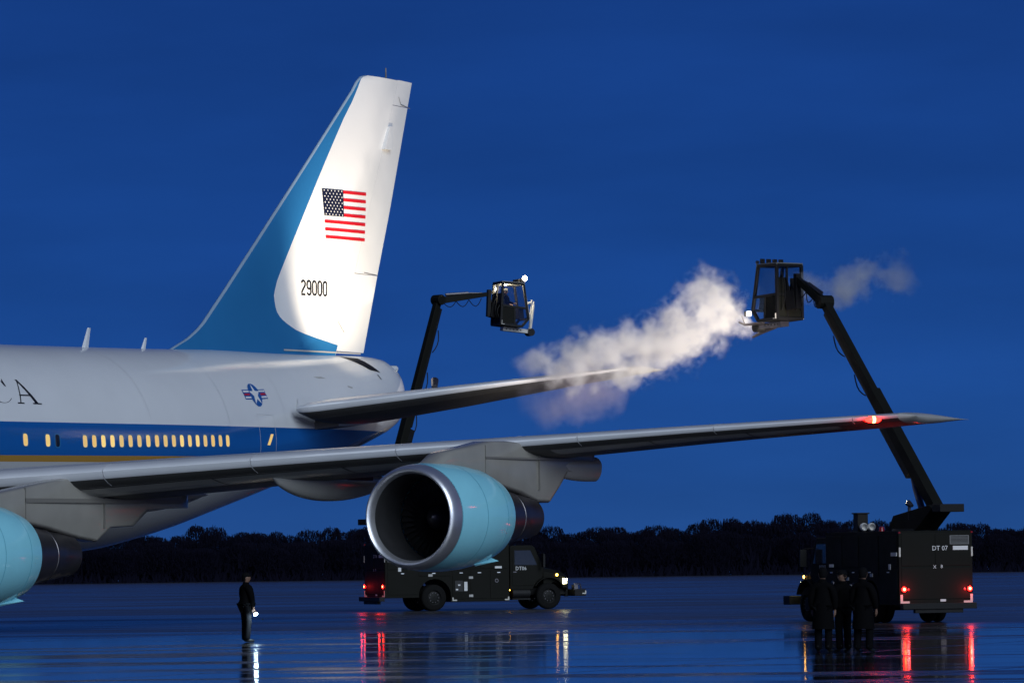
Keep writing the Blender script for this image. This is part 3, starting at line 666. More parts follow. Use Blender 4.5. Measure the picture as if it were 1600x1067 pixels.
def truck(label, origin, heading, code, boom, basket_dir, glow):
    ex = Vector((math.cos(heading), math.sin(heading), 0))
    T = empty('deicing_truck', origin, heading); tag(T, label, 'truck', 'de-icing trucks around the aircraft')
    inv = Matrix.Rotation(-heading, 3, 'Z'); loc = lambda W: tuple(inv @ (Vector(W)-Vector(origin)))
    b = MB(); b.box((.1, -.45, .60), (8.2, -.35, .86)); b.box((.1, .35, .60), (8.2, .45, .86)); b.box((2.05, -1.0, .46), (2.25, 1.0, .62)); b.box((7.12, -.95, .44), (7.32, .95, .60)); b.box((3, -.4, .45), (5, .4, .8))
    b.build('chassis', M['frame'], T)
    # service body with wheel arch
    out = [(0, .55), (1.44, .55)] + arc_pts(2.15, .60, .70, 184, 0, 12) + [(2.85, .36), (5.42, .36), (5.42, 2.78), (.06, 2.78), (0, 2.7)]
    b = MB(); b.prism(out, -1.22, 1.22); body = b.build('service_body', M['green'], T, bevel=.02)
    for s_ in (-1, 1):
        y0, y1 = sorted((s_*1.222, s_*1.24))
        for (x0, x1, z0, z1) in ((.10, 1.38, .68, 1.62), (.10, 1.38, 1.70, 2.66), (1.46, 2.84, 1.42, 2.66), (2.92, 3.66, .48, 1.62), (3.72, 4.52, .48, 1.62), (4.58, 5.34, .48, 1.62), (2.92, 4.10, 1.70, 2.66), (4.16, 5.34, 1.70, 2.66)):
            p = MB(); p.box((x0, y0, z0), (x1, y1, z1)); d = p.build('side_door', M['green'], body, bevel=.008)
        h = MB()
        for x in (.74, 2.1, 3.3, 4.1, 4.95): h.box((x-.07, s_*1.24-.012, 1.52), (x+.07, s_*1.24+.02, 1.55))
        h.build('door_handle', M['metal'], body)
        # fill panel with gauges, pale label, placards
        y2, y3 = sorted((s_*1.236, s_*1.262))
        p = MB(); p.box((3.02, y2, .78), (3.36, y3, 1.22)); p.build('filler_panel', M['soot'], body)
        for q in ((3.20, 1.04, .05), (3.10, .86, .05)):
            p = MB(); p.box((q[0]-q[2], s_*1.262-.004, q[1]-.03), (q[0]+q[2], s_*1.262+.006, q[1]+.03)); p.build('gauge', M['whitep'], body)
        p = MB(); p.box((3.42, y2, .80), (3.56, y3, 1.17)); p.build('instruction_plate', M['whitep'], body)
        for x, z in ((3.72, 1.34), (3.72, .60), (1.95, 1.45)):
            p = MB(); p.box((x-.09, y2, z-.05), (x+.09, y3, z+.05)); p.build('warning_plate', M['grey'], body)
        p = MB(); p.box((4.78, y2, 1.70), (5.08, y3, 1.79)); p.build('builder_plate', M['whitep'], body)
        p = MB(); p.box((.10, y2, 2.02), (.50, y3, 2.13)); p.build('builder_plate', M['whitep'], body)
        p = MB(); p.box((.55, y2, 1.62), (.68, y3, 1.78)); p.build('warning_plate', M['whitep'], body)
        p = MB(); p.lathe([(0, .09), (s_*.03, .08), (s_*.03, .05)], 14, axis='y', o=(4.85, s_*1.24, 1.2)); p.build('hose_port', M['dmetal'], body, 40)
        tape_L(body, [((2.90, y2, .40), (2.95, y3, .54)), ((2.95, y2, .40), (3.10, y3, .45))])
        tape_L(body, [((5.34, y2, .40), (5.40, y3, .54)), ((5.20, y2, .40), (5.34, y3, .45))])
    # rear face
    for (y0, y1, z0, z1) in ((-1.14, 1.14, .72, 1.66), (-1.14, .02, 1.72, 2.70), (.06, 1.14, 1.72, 2.70)):
        p = MB(); p.box((-.018, y0, z0), (-.002, y1, z1)); p.build('rear_door', M['green'], body, bevel=.006)
    p = MB()
    for a, c in (((-1.10, 2.36), (-.46, 2.39)), ((-1.10, 2.60), (-.46, 2.63)), ((-1.10, 2.39), (-1.07, 2.60)), ((-.49, 2.39), (-.46, 2.60))): p.box((-.032, a[0], a[1]), (-.019, c[0], c[1]))
    for k in range(5): p.box((-.026, -1.07, 2.41+k*.038), (-.019, -.49, 2.428+k*.038))
    p.build('vent_grille', M['darkgrey'], body)
    pl = lambda y0, z0, sz: (lambda u, v: (-.024, y0-u, z0+v))
    text_mesh(code, .20, pl(-.13, 2.24, 0)).build('lettering', M['whitep'], body, fix=False)
    text_mesh('X', .15, pl(.05, 1.68, 0)).build('lettering', M['whitep'], body, fix=False); text_mesh('8', .15, pl(-.18, 1.69, 0)).build('lettering', M['whitep'], body, fix=False)
    p = MB(); p.box((-.030, -1.06, 2.19), (-.019, -.56, 2.31)); p.build('builder_plate', M['whitep'], body)
    p = MB(); p.box((-.030, -.98, 2.262), (-.0305, -.66, 2.30)); 
    p = MB(); p.box((-.03, -.30, .64), (-.019, -.12, .71)); p.build('number_plate', M['whitep'], body)
    for s_ in (-1, 1):
        lamp_disc('tail_light', T, (-.02, s_*1.09, 1.02), .075, -.05, M['redlamp'])
        pl_ = bpy.data.lights.new('tail_lamp', 'POINT'); pl_.energy = 9; pl_.color = (1, .03, .03); pl_.shadow_soft_size = .04
        po = bpy.data.objects.new('tail_lamp', pl_); col.objects.link(po); po.parent = T; po.location = (-.22, s_*1.05, 1.02); pl_.energy = glow
        lamp_disc('reflector', T, (-.02, s_*.93, 1.01), .045, -.02, M['redglass'])
        p = MB(); p.box((-.02, s_*1.2-.03, 2.70), (.04, s_*1.2+.03, 2.75)); p.build('marker_light', M['redglass'], T)
        p = MB(); a, c = sorted((s_*1.225, s_*1.17)); p.box((-.022, a, 2.00), (-.006, c, 2.28)); p.build('reflective_tape', M['tape'], body)
        a, c = sorted((s_*1.20, s_*1.12)); e, f_ = sorted((s_*1.12, s_*.90))
        tape_L(body, [((-.024, a, .60), (-.019, c, .86)), ((-.024, e, .60), (-.019, f_, .66))])
    p = MB(); p.box((-.26, -1.22, .42), (-.03, 1.22, .60)); p.box((-.20, -.8, .30), (-.05, .8, .42)); p.build('rear_bumper', M['frame'], T, bevel=.01)
    # cab and bonnet
    cab = [(5.52, .80), (6.44, .80)] + arc_pts(7.22, .60, .72, 163, 120, 5) + [(6.98, 1.28), (7.02, 1.74), (6.62, 2.56), (6.50, 2.63), (5.60, 2.63), (5.52, 2.55)]
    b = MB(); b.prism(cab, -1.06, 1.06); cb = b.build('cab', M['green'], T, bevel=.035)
    R = []
    for x, hw, zt, zb_ in ((7.03, .98, 1.74, .92), (7.5, .95, 1.68, 1.10), (7.95, .88, 1.56, .95), (8.17, .80, 1.40, .80), (8.24, .72, 1.2, .78)):
        R.append([(x, -hw, zb_), (x, -hw, zt-.22), (x, -hw*.8, zt-.05), (x, -hw*.3, zt), (x, hw*.3, zt), (x, hw*.8, zt-.05), (x, hw, zt-.22), (x, hw, zb_)])
    b = MB(); b.ring(R); bn = b.build('bonnet', M['green'], T, smooth=35, bevel=.015)
    p = MB()
    for k in range(7): p.box((8.235, -.5, .86+k*.055), (8.27, .5, .88+k*.055))
    p.box((8.23, -.54, .80), (8.255, -.5, 1.24)); p.box((8.23, .5, .80), (8.255, .54, 1.24)); p.build('grille', M['dmetal'], bn)
    for s_ in (-1, 1):
        y0, y1 = sorted((s_*1.062, s_*1.078))
        p = MB(); p.prism([(5.62, .98), (6.52, .98), (6.78, 1.30), (6.84, 1.72), (6.46, 2.50), (5.62, 2.50)], y0, y1); dr = p.build('cab_door', M['green'], cb, bevel=.008)
        y2, y3 = sorted((s_*1.079, s_*1.086))
        p = MB(); p.prism([(5.72, 1.82), (6.72, 1.82), (6.42, 2.42), (5.72, 2.42)], y2, y3); p.build('side_window', M['glass'], cb)
        p = MB(); p.box((5.66, s_*1.08-.01, 1.52), (5.80, s_*1.08+.03, 1.56)); p.build('door_handle', M['dmetal'], cb)
        fl = -s_
        text_mesh(code.replace(' ', ''), .21, (lambda s2: (lambda u, v: (6.0+(u if s2 < 0 else -u), s2*1.084, 1.68+v)))(s_)).build('lettering', M['whitep'], cb, fix=False)
        p = MB(); p.tube([(6.72, s_*1.06, 2.3), (6.9, s_*1.34, 2.28), (6.9, s_*1.34, 1.75)], .018, 6); p.box((6.84, s_*1.36-.11, 1.72), (6.92, s_*1.36+.11, 2.26)); p.build('mirror', M['frame'], cb)
        p = MB(); p.lathe([(5.62, .02), (5.64, .24), (6.40, .24), (6.42, .02)], 20, o=(0, s_*.86, .66)); p.build('fuel_tank', M['frame'], T, 40)
        p = MB(); p.box((5.6, s_*.98-.12, .40), (6.4, s_*.98+.12, .46)); p.build('step', M['frame'], T)
        # mudguard over the front wheel
        p = MB(); R2 = [[(x, s_*.70, z) for x, z in arc_pts(7.22, .60, .74, 20, 150, 10)] + [(x, s_*.70, z) for x, z in arc_pts(7.22, .60, .69, 150, 20, 10)], [(x, s_*1.16, z) for x, z in arc_pts(7.22, .60, .72, 20, 150, 10)] + [(x, s_*1.16, z) for x, z in arc_pts(7.22, .60, .69, 150, 20, 10)]]
        p.ring(R2); p.build('mudguard', M['green'], T, 40)
        p = MB(); p.ring([[(8.00, s_*.78, 1.02), (7.92, s_*.93, 1.02), (7.92, s_*.93, 1.26), (8.0, s_*.80, 1.26)], [(8.2, s_*.74, 1.04), (8.02, s_*.96, 1.04), (8.02, s_*.96, 1.24), (8.2, s_*.74, 1.24)]]); p.build('headlight', M['headlamp'], T)
        lamp_disc('turn_signal', T, (7.62, s_*.97, 1.40), .055, s_*.05, M['amber'], 'y', 12)
        p = MB(); p.box((5.46, s_*1.03, .78), (5.50, s_*1.09, .82)); p.build('marker_light', M['amber'], T)
        wheel(T, 7.22, s_*.98, .30)
        wheel(T, 2.15, s_*.72, .26); wheel(T, 2.15, s_*1.03, .26)
    p = MB(); p.add([(7.028, -.92, 1.80), (7.028, .92, 1.80), (6.66, .88, 2.52), (6.66, -.88, 2.52), (7.008, -.92, 1.79), (7.008, .92, 1.79), (6.64, .88, 2.51), (6.64, -.88, 2.51)], [(0, 1, 2, 3), (7, 6, 5, 4), (0, 4, 5, 1), (1, 5, 6, 2), (2, 6, 7, 3), (3, 7, 4, 0)]); p.build('windscreen', M['glass'], cb)
    p = MB(); p.box((8.32, -1.22, .52), (8.82, 1.22, .80)); p.box((8.2, -.5, .50), (8.34, -.35, .8)); p.box((8.2, .35, .50), (8.34, .5, .8)); p.build('front_bumper', M['frame'], T, bevel=.02)
    p = MB(); p.tube([(8.45, -.9, .8), (8.45, -.9, 1.02), (8.7, -.9, 1.02), (8.75, -.9, .8)], .03, 6); p.box((8.40, -1.0, .80), (8.56, -.7, .98)); p.build('winch', M['dmetal'], T)
    tape_L(T, [((8.78, -1.232, .60), (8.83, -1.222, .74)), ((8.66, -1.232, .60), (8.78, -1.222, .65))])
    # roof gear
    p = MB(); p.box((4.66, .1, 2.78), (5.0, .45, 3.34)); p.box((4.62, .06, 3.34), (5.04, .49, 3.38)); p.build('heater_stack', M['frame'], T, bevel=.01)
    p = MB()
    for dy in (-.14, .12): p.lathe([(-.12, .10), (-.06, .135), (.02, .12), (.06, .05), (.065, .004)], 14, axis='x', o=(4.5, .22+dy, 2.93))
    p.build('roof_domes', M['whitep'], T, 40)
    p = MB(); p.lathe([(2.78, .10), (2.80, .09), (2.93, .08), (2.95, .01)], 12, axis='z', o=(5.2, -.6, 0)); p.build('beacon', M['redglass'], T, 40)
    # turret and boom
    piv, elbow, jib = [Vector(loc(w)) for w in boom]
    hd = Vector((elbow.x-piv.x, elbow.y-piv.y, 0)).normalized(); sd = Vector((-hd.y, hd.x, 0))
    def slabp(outline, hw, name, m, parent=T, bev=.015):
        p = MB(); R = []
        for s_ in (-1, 1): R.append([tuple(Vector((piv.x, piv.y, 0)) + hd*u + sd*s_*hw + Vector((0, 0, z))) for u, z in outline])
        p.ring(R); return p.build(name, m, parent, bevel=bev)
    tz = piv.z
    tur = slabp([(-.30, tz+.10), (-.05, tz+.20), (2.15, tz-.10), (2.35, tz-.38), (2.25, tz-.56), (.75, tz-.56)], .38, 'turret', M['green'])
    slabp([(-.85, tz-.02), (-.34, tz-.02), (-.34, tz+.22), (-.85, tz+.22)], .42, 'counterweight', M['frame'])
    p = MB(); p.lathe([(2.785, .72), (max(2.86, tz-.52), .68)], 28, axis='z', o=tuple(Vector((piv.x, piv.y, 0))+hd*1.45), caps=True); p.build('slew_ring', M['frame'], T, 40)
    d = (elbow-piv); 
    p = MB(); p.beam(piv-d*.01, piv+d*.56, .34, .36); lb = p.build('lower_boom', M['green'], T, bevel=.02)
    nrm = sd.cross(d.normalized()); nrm = nrm if nrm.z > 0 else -nrm
    ins = MB(); ins.beam(piv+d*.5, piv+d*1.0, .24, .27); ins.build('boom_extension', M['green'], T, bevel=.015)
    p = MB(); p.beam(piv+d*.20-nrm*.31, piv+d*.43-nrm*.31, .30, .26); p.build('valve_box', M['frame'], lb, bevel=.01)
    p = MB(); p.beam(piv+d*.44-nrm*.27, piv+d*.97-nrm*.24, .10, .13); p.build('hose_carrier', M['frame'], T)
    p = MB(); p.tube([Vector((piv.x, piv.y, 0))+hd*.95+Vector((0, 0, tz+.02)), (Vector((piv.x, piv.y, 0))+hd*.95+Vector((0, 0, tz+.02))).lerp(piv+d*.21-nrm*.24, .55), piv+d*.21-nrm*.24], [.11, .11, .05], 10); p.build('lift_cylinder', M['dmetal'], T, 40)
    for k in range(3):
        a0 = piv+d*(.40+.19*k)-nrm*.42; a1 = a0+d*.10; p = MB()
        p.tube([a0+(a1-a0)*t-nrm*.16*math.sin(PI*t) for t in (0, .2, .4, .6, .8, 1)], .022, 6); p.build('hose', M['frame'], T, 40)
    # jib
    j = jib-elbow; jn = Vector((-j.normalized().z*hd.x, -j.normalized().z*hd.y, j.normalized().dot(hd))); jn = jn if jn.z > 0 else -jn
    p = MB(); p.beam(elbow-j*.02-jn*.04, jib, .24, .30, w1=.18, h1=.17); p.tube([elbow-sd*.24, elbow+sd*.24], .22, 12); p.build('jib', M['green'], T, bevel=.01)
    p = MB(); p.tube([elbow+j*.16+jn*.2, elbow+j*.62+jn*.15], .065, 8); p.tube([elbow+j*.62+jn*.15, elbow+j*.9+jn*.08], .035, 8); p.build('jib_cylinder', M['dmetal'], T, 40)
    for k in range(3):
        a0 = elbow+j*(.10+.26*k)-jn*.15; a1 = a0+j*.26; p = MB()
        p.tube([a0+(a1-a0)*t-jn*(.24+.05*k)*math.sin(PI*t) for t in (0, .15, .3, .5, .7, .85, 1)], .017, 6); p.build('hose', M['frame'], T, 40)
    # basket (enclosed operator cab), local frame u forward, w left, z up
    bd = Matrix.Rotation(-heading, 3, 'Z') @ Vector((basket_dir[0], basket_dir[1], 0)); bd.normalize(); bs = Vector((-bd.y, bd.x, 0))
    B0 = jib + bd*.40 + Vector((0, 0, -1.25))
    K = basket_dir[2]
    bu = (bd*math.cos(K) + Vector((0, 0, math.sin(K)))); bz = (Vector((0, 0, math.cos(K))) - bd*math.sin(K))
    G = lambda u, w, z: tuple(B0 + bu*u + bs*w + bz*z)
    W = .52; fr = MB()
    pts_side = [(0, 0), (.95, -.04), (1.22, .30), (.92, 1.72), (0, 1.72)]
    for s_ in (-1, 1):
        for (u0, z0), (u1, z1) in zip(pts_side, pts_side[1:]+pts_side[:1]): fr.beam(G(u0, s_*W, z0), G(u1, s_*W, z1), .09, .09, up=bs)
        fr.beam(G(0, s_*W, .78), G(1.12, s_*W, .72), .08, .09, up=bs); fr.beam(G(.62, s_*W, .0), G(.58, s_*W, .76), .07, .07, up=bs)
    for u, z in pts_side: fr.beam(G(u, -W, z), G(u, W, z), .085, .085, up=bz)
    fr.beam(G(0, -W, .78), G(0, W, .78), .08, .08, up=bz); fr.beam(G(1.12, -W, .74), G(1.12, W, .74), .06, .06, up=bz); fr.beam(G(0, .1, .05), G(0, .1, 1.68), .06, .06, up=bs)
    bk = fr.build('basket', M['frame'], T)
    def quadslab(P, th_, name, m):
        v = [Vector(G(*p)) for p in P]; nn = (v[1]-v[0]).cross(v[2]-v[0]).normalized()*th_/2; q = MB(); q.ring([[tuple(a+nn) for a in v], [tuple(a-nn) for a in v]]); return q.build(name, m, bk)
    for s_ in (-1, 1):
        quadslab([(.05, s_*W, .82), (1.07, s_*W, .78), (.89, s_*W, 1.67), (.05, s_*W, 1.67)], .012, 'window_pane', M['pane'])
        quadslab([(.04, s_*W, .04), (.58, s_*W, .03), (.55, s_*W, .74), (.04, s_*W, .74)], .03, 'side_panel', M['green'])
        quadslab([(.66, s_*W, .02), (.93, s_*W, .0), (1.18, s_*W, .30), (1.10, s_*W, .70), (.62, s_*W, .72)], .012, 'window_pane', M['pane'])
    quadslab([(1.20, -W, .32), (1.20, W, .32), (.93, W, 1.68), (.93, -W, 1.68)], .012, 'window_pane', M['pane'])
    quadslab([(0, -W, .03), (0, W, .03), (0, W, .76), (0, -W, .76)], .03, 'rear_panel', M['green'])
    quadslab([(0, -W, 1.34), (0, W, 1.34), (0, W, 1.66), (0, -W, 1.66)], .012, 'window_pane', M['pane'])
    quadslab([(0, .14, .80), (0, W, .80), (0, W, 1.32), (0, .14, 1.32)], .03, 'rear_panel', M['green'])
    q = MB(); q.beam(G(.22, -.2, .42), G(.62, -.2, .42), .44, .10, up=bz); q.beam(G(.20, -.2, .42), G(.12, -.2, 1.05), .42, .08, up=bu); q.build('seat', M['frame'], bk, bevel=.02)
    q = MB(); q.beam(G(.98, -.3, .30), G(.90, -.3, .78), .22, .18, up=bs); q.beam(G(.98, .3, .30), G(.90, .3, .78), .22, .18, up=bs); q.build('control_console', M['frame'], bk, bevel=.01)
    quadslab([(0, -W, .82), (0, -.05, .82), (0, -.05, 1.30), (0, -W, 1.30)], .05, 'control_box', M['frame'])
    quadslab([(-.04, -W-.03, 1.76), (.98, -W-.03, 1.76), (.98, W+.03, 1.76), (-.04, W+.03, 1.76)], .07, 'basket_roof', M['darkgrey'])
    quadslab([(0, -W, .0), (.95, -W, -.04), (.95, W, -.04), (0, W, 0)], .08, 'basket_floor', M['frame'])
    q = MB()
    for k in range(4):
        c = Vector(G(.86, -.39+.26*k, 1.885)); q.beam(c-bu*.04, c+bu*.04, .14, .15, up=bz)
    q.build('roof_lamps', M['frame'], bk)
    q = MB()
    q.beam(G(-.02, .1, .55), G(-.34, .0, .6), .3, .6, up=bz); q.beam(G(-.38, 0, .3), G(-.40, 0, 1.42), .14, .2, up=bs); q.build('basket_mount', M['frame'], bk)
    for k in range(5):
        q = MB(); P = [Vector(G(-.05-.09*math.sin(PI*t)*(1+.3*k), -.42+.2*k, .25+t*(.55+.18*k))) for t in np.linspace(0, 1, 7)]; q.tube(P, .02, 6); q.build('hose', M['frame'], bk, 40)
    for s_ in (-1, 1):
        q = MB(); q.beam(G(.02, s_*(W+.055), .0), G(.02, s_*(W+.055), .16), .02, .05, up=bs); q.beam(G(0, s_*(W+.055), .0), G(.14, s_*(W+.055), -.005), .02, .05, up=bs); q.build('reflective_tape', M['tape'], bk)
    # spray boom under the cab
    q = MB(); q.beam(G(.25, 0, -.16), G(1.5, 0, -.20), .34, .16, up=bz); q.build('spray_arm', M['pole'] if glow < 6 else M['dmetal'], bk)
    q = MB()
    for k in range(5): q.tube([G(.40+.16*k, -.18, -.17), G(.40+.16*k, .18, -.17)], .03, 8)
    q.build('arm_holes', M['soot'], bk, 40)
    q = MB(); q.tube([G(1.52, -.2, -.22), G(1.52, .2, -.22)], .16, 12); q.build('swivel_drum', M['frame'], bk, 40)
    return T, G, bk
# right-hand truck, rear toward the camera
RT, RG, RB = truck('dark de-icing truck with glowing red tail lights, seen from behind at right', (12.7, 138.0, 0), PI/2+math.radians(20), 'DT 07',
                   [(12.92, 139.3, 3.36), (10.00, 145.7, 10.14), (9.20, 146.7, 10.95)], (-.6, .8, 0.), 9.)
# left-hand truck, behind the engine
LT, LG, LB = truck('dark de-icing truck parked behind the blue engine, headlight and amber lamp lit', (-5.72, 186.6, 0), math.radians(22), 'DT06',
                   [(-5.5, 187.2, 3.55), (-3.05, 189.6, 12.85), (-1.02, 190.3, 13.10)], (.93, .37, -.07), 4.)

# ================================================================== PEOPLE
def skin_obj(name, chains, m, parent=None, root=0, sub=2):
    bm = bmesh.new(); ly = bm.verts.layers.skin.verify(); key = {}
    for ch in chains:
        prev = None
        for p in ch:
            k = tuple(round(c, 4) for c in p[:3])
            if k not in key:
                v = bm.verts.new(p[:3]); r = p[3] if len(p) == 4 else (p[3], p[4]); v[ly].radius = r if isinstance(r, tuple) else (r, r); key[k] = v
                if len(key) == 1: v[ly].use_root = True
            v = key[k]
            if prev is not None and prev is not v and not bm.edges.get((prev, v)): bm.edges.new((prev, v))
            prev = v
    me = bpy.data.meshes.new(name); bm.to_mesh(me); bm.free(); me.materials.append(m)
    o = bpy.data.objects.new(name, me); col.objects.link(o)
    sk = o.modifiers.new('skin', 'SKIN'); sk.use_smooth_shade = True; sk.branch_smoothing = .3
    sb = o.modifiers.new('subdivision', 'SUBSURF'); sb.levels = sub; sb.render_levels = sub
    if parent: o.parent = parent
    return o
def hand(w, d, s, fwd):                            # palm and five bent fingers from wrist w along d
    w, d, f = Vector(w), Vector(d).normalized(), Vector(fwd).normalized(); side = d.cross(f).normalized(); C = []
    palm = w + d*.075
    base = [(*w, .026), (*(w+d*.04), .030), (*palm, .030)]
    C.append(base)
    for k, (o_, l) in enumerate(((-.030, .070), (-.010, .080), (.010, .075), (.029, .060))):
        b0 = palm + f*o_ + d*.012; C.append([(*palm, .030), (*b0, .010), (*(b0+d*l*.5+side*s*.012), .0095), (*(b0+d*l*.85+side*s*.035), .008)])
    b0 = w + d*.035 + f*-.034; C.append([(*(w+d*.04), .030), (*b0, .012), (*(b0+d*.035-f*.012+side*s*.012), .010), (*(b0+d*.06-f*.008+side*s*.02), .008)])
    return C
def person(label, origin, face, h=1.78, group=None, long_coat=False, arms=((0, 0), (0, 0)), turn=0., stance=.11, step=0., hatted='cap', hair=True):
    """x forward, y left; arms: (forward swing, bend forward) per side (left, right)"""
    T = empty('person', origin, face); tag(T, label, 'person', group); k = h/1.78
    S = lambda *p: (p[0]*k, p[1]*k, p[2]*k, *[q*k for q in p[3:]])
    hc = (.02, 0, 1.655); ct, st = math.cos(turn), math.sin(turn)
    H = lambda x, y, z, r: S(hc[0]+x*ct-y*st, hc[1]+x*st+y*ct, hc[2]+z, r)
    legs = []
    for s in (1, -1):
        sx = step*s; legs.append([S(0, 0, .98, .15), S(0, s*.09, .93, .11), S(sx*.5+.015, s*stance, .52, .075), S(sx-.01, s*stance, .10, .05)])
    ar = []; hd = []
    for s, (sw, bd) in zip((1, -1), arms):
        sh = Vector((0, s*.19, 1.44)); el = sh + Vector((math.sin(sw)*.30, s*.07, -math.cos(sw)*.30)); a2 = sw+bd
        wr = el + Vector((math.sin(a2)*.26, -s*.015, -math.cos(a2)*.26)); dv = (wr-el).normalized()
        ar.append((sh, el, wr)); hd.append((wr, dv))
    body = [[S(0, 0, .98, .12), S(0, 0, 1.2, .10), S(0, 0, 1.36, .09), S(.0, 0, 1.47, .06), S(.012, 0, 1.54, .055), H(0, 0, -.02, .098), H(0, 0, .05, .104), H(-.005, 0, .10, .07)],
            [H(0, 0, -.02, .085), H(.06, 0, -.055, .05), H(.075, 0, -.085, .03)], [H(0, 0, -.02, .085), H(.095, 0, -.012, .016), H(.112, 0, -.028, .012)],
            [H(0, 0, -.02, .085), H(-.01, .088, -.015, .018)], [H(0, 0, -.02, .085), H(-.01, -.088, -.015, .018)]] + legs
    for s, (sh, el, wr), (w, dv) in zip((1, -1), ar, hd):
        body.append([S(0, 0, 1.36, .09), S(sh.x, sh.y, sh.z-.03, .042), S(*el, .038), S(*wr, .028)])
        for c in hand(wr*k, dv, s, Vector((math.cos(0), 0, 0)) - dv*dv.x): body.append([(p[0], p[1], p[2], p[3]*k) for p in c])
    skin_obj('body', body, M['skin'], T)
    tr = [[S(0, 0, 1.0, .165), S(0, s*.09, .92, .125), S(step*s*.5+.015, s*stance, .52, .092), S(step*s-.012, s*stance, .12, .085), S(step*s-.012, s*stance, .055, .08)] for s in (1, -1)]
    skin_obj('trousers', tr, M['trouser'], T)
    lo = .62 if long_coat else .84
    ct_ = [[S(0, 0, 1.16, .165, .20), S(0, 0, 1.34, .16, .215), S(0, 0, 1.45, .12, .17), S(.005, 0, 1.53, .088, .092), S(.01, 0, 1.565, .085, .088)], [S(0, 0, 1.16, .165, .20), S(0, 0, 1.0, .17, .20), S(0, 0, lo, .165, .195)]]
    for s, (sh, el, wr) in zip((1, -1), ar): ct_.append([S(0, 0, 1.34, .16, .215), S(sh.x, sh.y, sh.z-.01, .108), S(*el, .078), S(*(el.lerp(wr, .96)), .056)])
    skin_obj('coat', ct_, M['cloth'], T)
    if long_coat:
        b = MB(); b.ring([[(r*math.cos(a)*k*.92, r*math.sin(a)*k, z*k) for a in np.linspace(0, 2*PI, 24, endpoint=False)] for z, r in ((1.05, .20), (.85, .215), (.62, .235), (.50, .245), (.50, .22), (.85, .19))], caps=False); b.build('coat_skirt', M['cloth'], T, 60)
    for s in (1, -1):
        b = [[S(step*s-.06, s*stance, .075, .045), S(step*s+.03, s*stance+.01*s, .055, .05), S(step*s+.14, s*(stance+.025), .04, .042), S(step*s+.19, s*(stance+.03), .035, .028)], [S(step*s-.06, s*stance, .075, .045), S(step*s-.05, s*stance, .16, .05)]]
        skin_obj('shoe', b, M['leather'], T, sub=1)
    b = MB(); R = []
    for z, r in ((.035, .102), (.06, .108), (.10, .103), (.135, .075), (.150, .03), (.152, .004)): R.append([H(-.008+r*1.06*math.cos(a), r*.92*math.sin(a), z, 0)[:3] for a in np.linspace(0, 2*PI, 20, endpoint=False)])
    b.ring(R)
    if hatted == 'cap': b.ring([[H(.07, y, .05+z, 0)[:3] for y in (-.07, 0, .07) for z in (0,)] + [H(.07, y, .062, 0)[:3] for y in (.07, 0, -.07)], [H(.17, y, .035, 0)[:3] for y in (-.045, 0, .045)] + [H(.17, y, .044, 0)[:3] for y in (.045, 0, -.045)]])
    b.build('cap' if hatted == 'cap' else 'hat', M['cap' if hatted == 'cap' else 'hat'], T, 50)
    if hair:
        b = MB(); R = []
        for z, r in ((-.07, .075), (-.03, .093), (.02, .100), (.045, .100)): R.append([H(-.022+r*math.cos(a), r*.93*math.sin(a), z, 0)[:3] for a in np.linspace(PI*.42, PI*1.58, 14)] + [H(-.022+r*.8*math.cos(a), r*.75*math.sin(a), z, 0)[:3] for a in np.linspace(PI*1.58, PI*.42, 14)])
        b.ring(R); b.build('hair', M['cap'], T, 60)
    return T, k, hd
# man with the torch, left
mo = Vector((-7.06, 119.93, 0)); mf = math.radians(32)
P_, k_, hd_ = person('man in dark coat and cap standing alone on wet apron, holding a lit torch', mo, mf, 1.80, arms=((.10, .15), (.12, .10)), turn=-.35, stance=.12, step=.03)
Rm = Matrix.Rotation(mf, 3, 'Z'); w_, d_ = hd_[1]
hp = mo + Rm @ (w_*k_ + d_*.085*k_)
tdir = (Vector((.30, -.55, -.60))).normalized()
tt = empty('torch', hp, 0); tag(tt, 'small bright torch in the hand of the lone man, pointing at the ground', 'torch')
b = MB(); b.tube([-tdir*.09, tdir*.05], .017, 12); b.build('handle', M['frame'], tt, 40)
b = MB(); b.tube([tdir*.05, tdir*.075, tdir*.115], [.018, .034, .038], 14, caps=False); b.build('head', M['dmetal'], tt, 40)
b = MB(); b.tube([tdir*.100, tdir*.116, tdir*.125], [.036, .055, .025], 14); b.build('lens', M['torch'], tt, 40)
spot('torch_lamp', hp+tdir*.14, hp+tdir*.14+Vector((.05, -.25, -1)), 60, (.62, .85, 1), 95, .8, .03)
spot('torch_spill', hp+tdir*.16+Vector((.05, -.10, .02)), mo+Rm@Vector((.0, -.12, .45)), 60, (.62, .85, 1), 100, .8, .03)
# three people in front of the right-hand truck
person('leftmost of the three dark figures before the truck, in a long black overcoat', (6.62, 98.5, 0), math.radians(75), 1.80, 'people standing before the right truck', True, ((.05, .1), (.05, .15)), .4)
person('middle figure of the three before the right truck, head turned aside', (7.08, 98.9, 0), math.radians(120), 1.74, 'people standing before the right truck', False, ((.1, 1.2), (.1, 1.1)), 1.6)
person('right-hand one of the three dark figures before the truck, broad and in a dark coat', (7.46, 98.2, 0), math.radians(60), 1.79, 'people standing before the right truck', True, ((.0, .15), (.1, .3)), .2, stance=.14)
# operator inside the left basket
og = Vector((-5.72, 186.6, 0)) + Matrix.Rotation(math.radians(22), 3, 'Z') @ Vector(LG(.36, -.16, .0))
op, _, _ = person('operator in a pale hard hat sitting inside the raised basket of the left truck', (og.x, og.y, og.z-.12), math.atan2(.37, .93), 1.62, arms=((.2, 1.1), (.2, 1.2)), hatted='hat', hair=False)
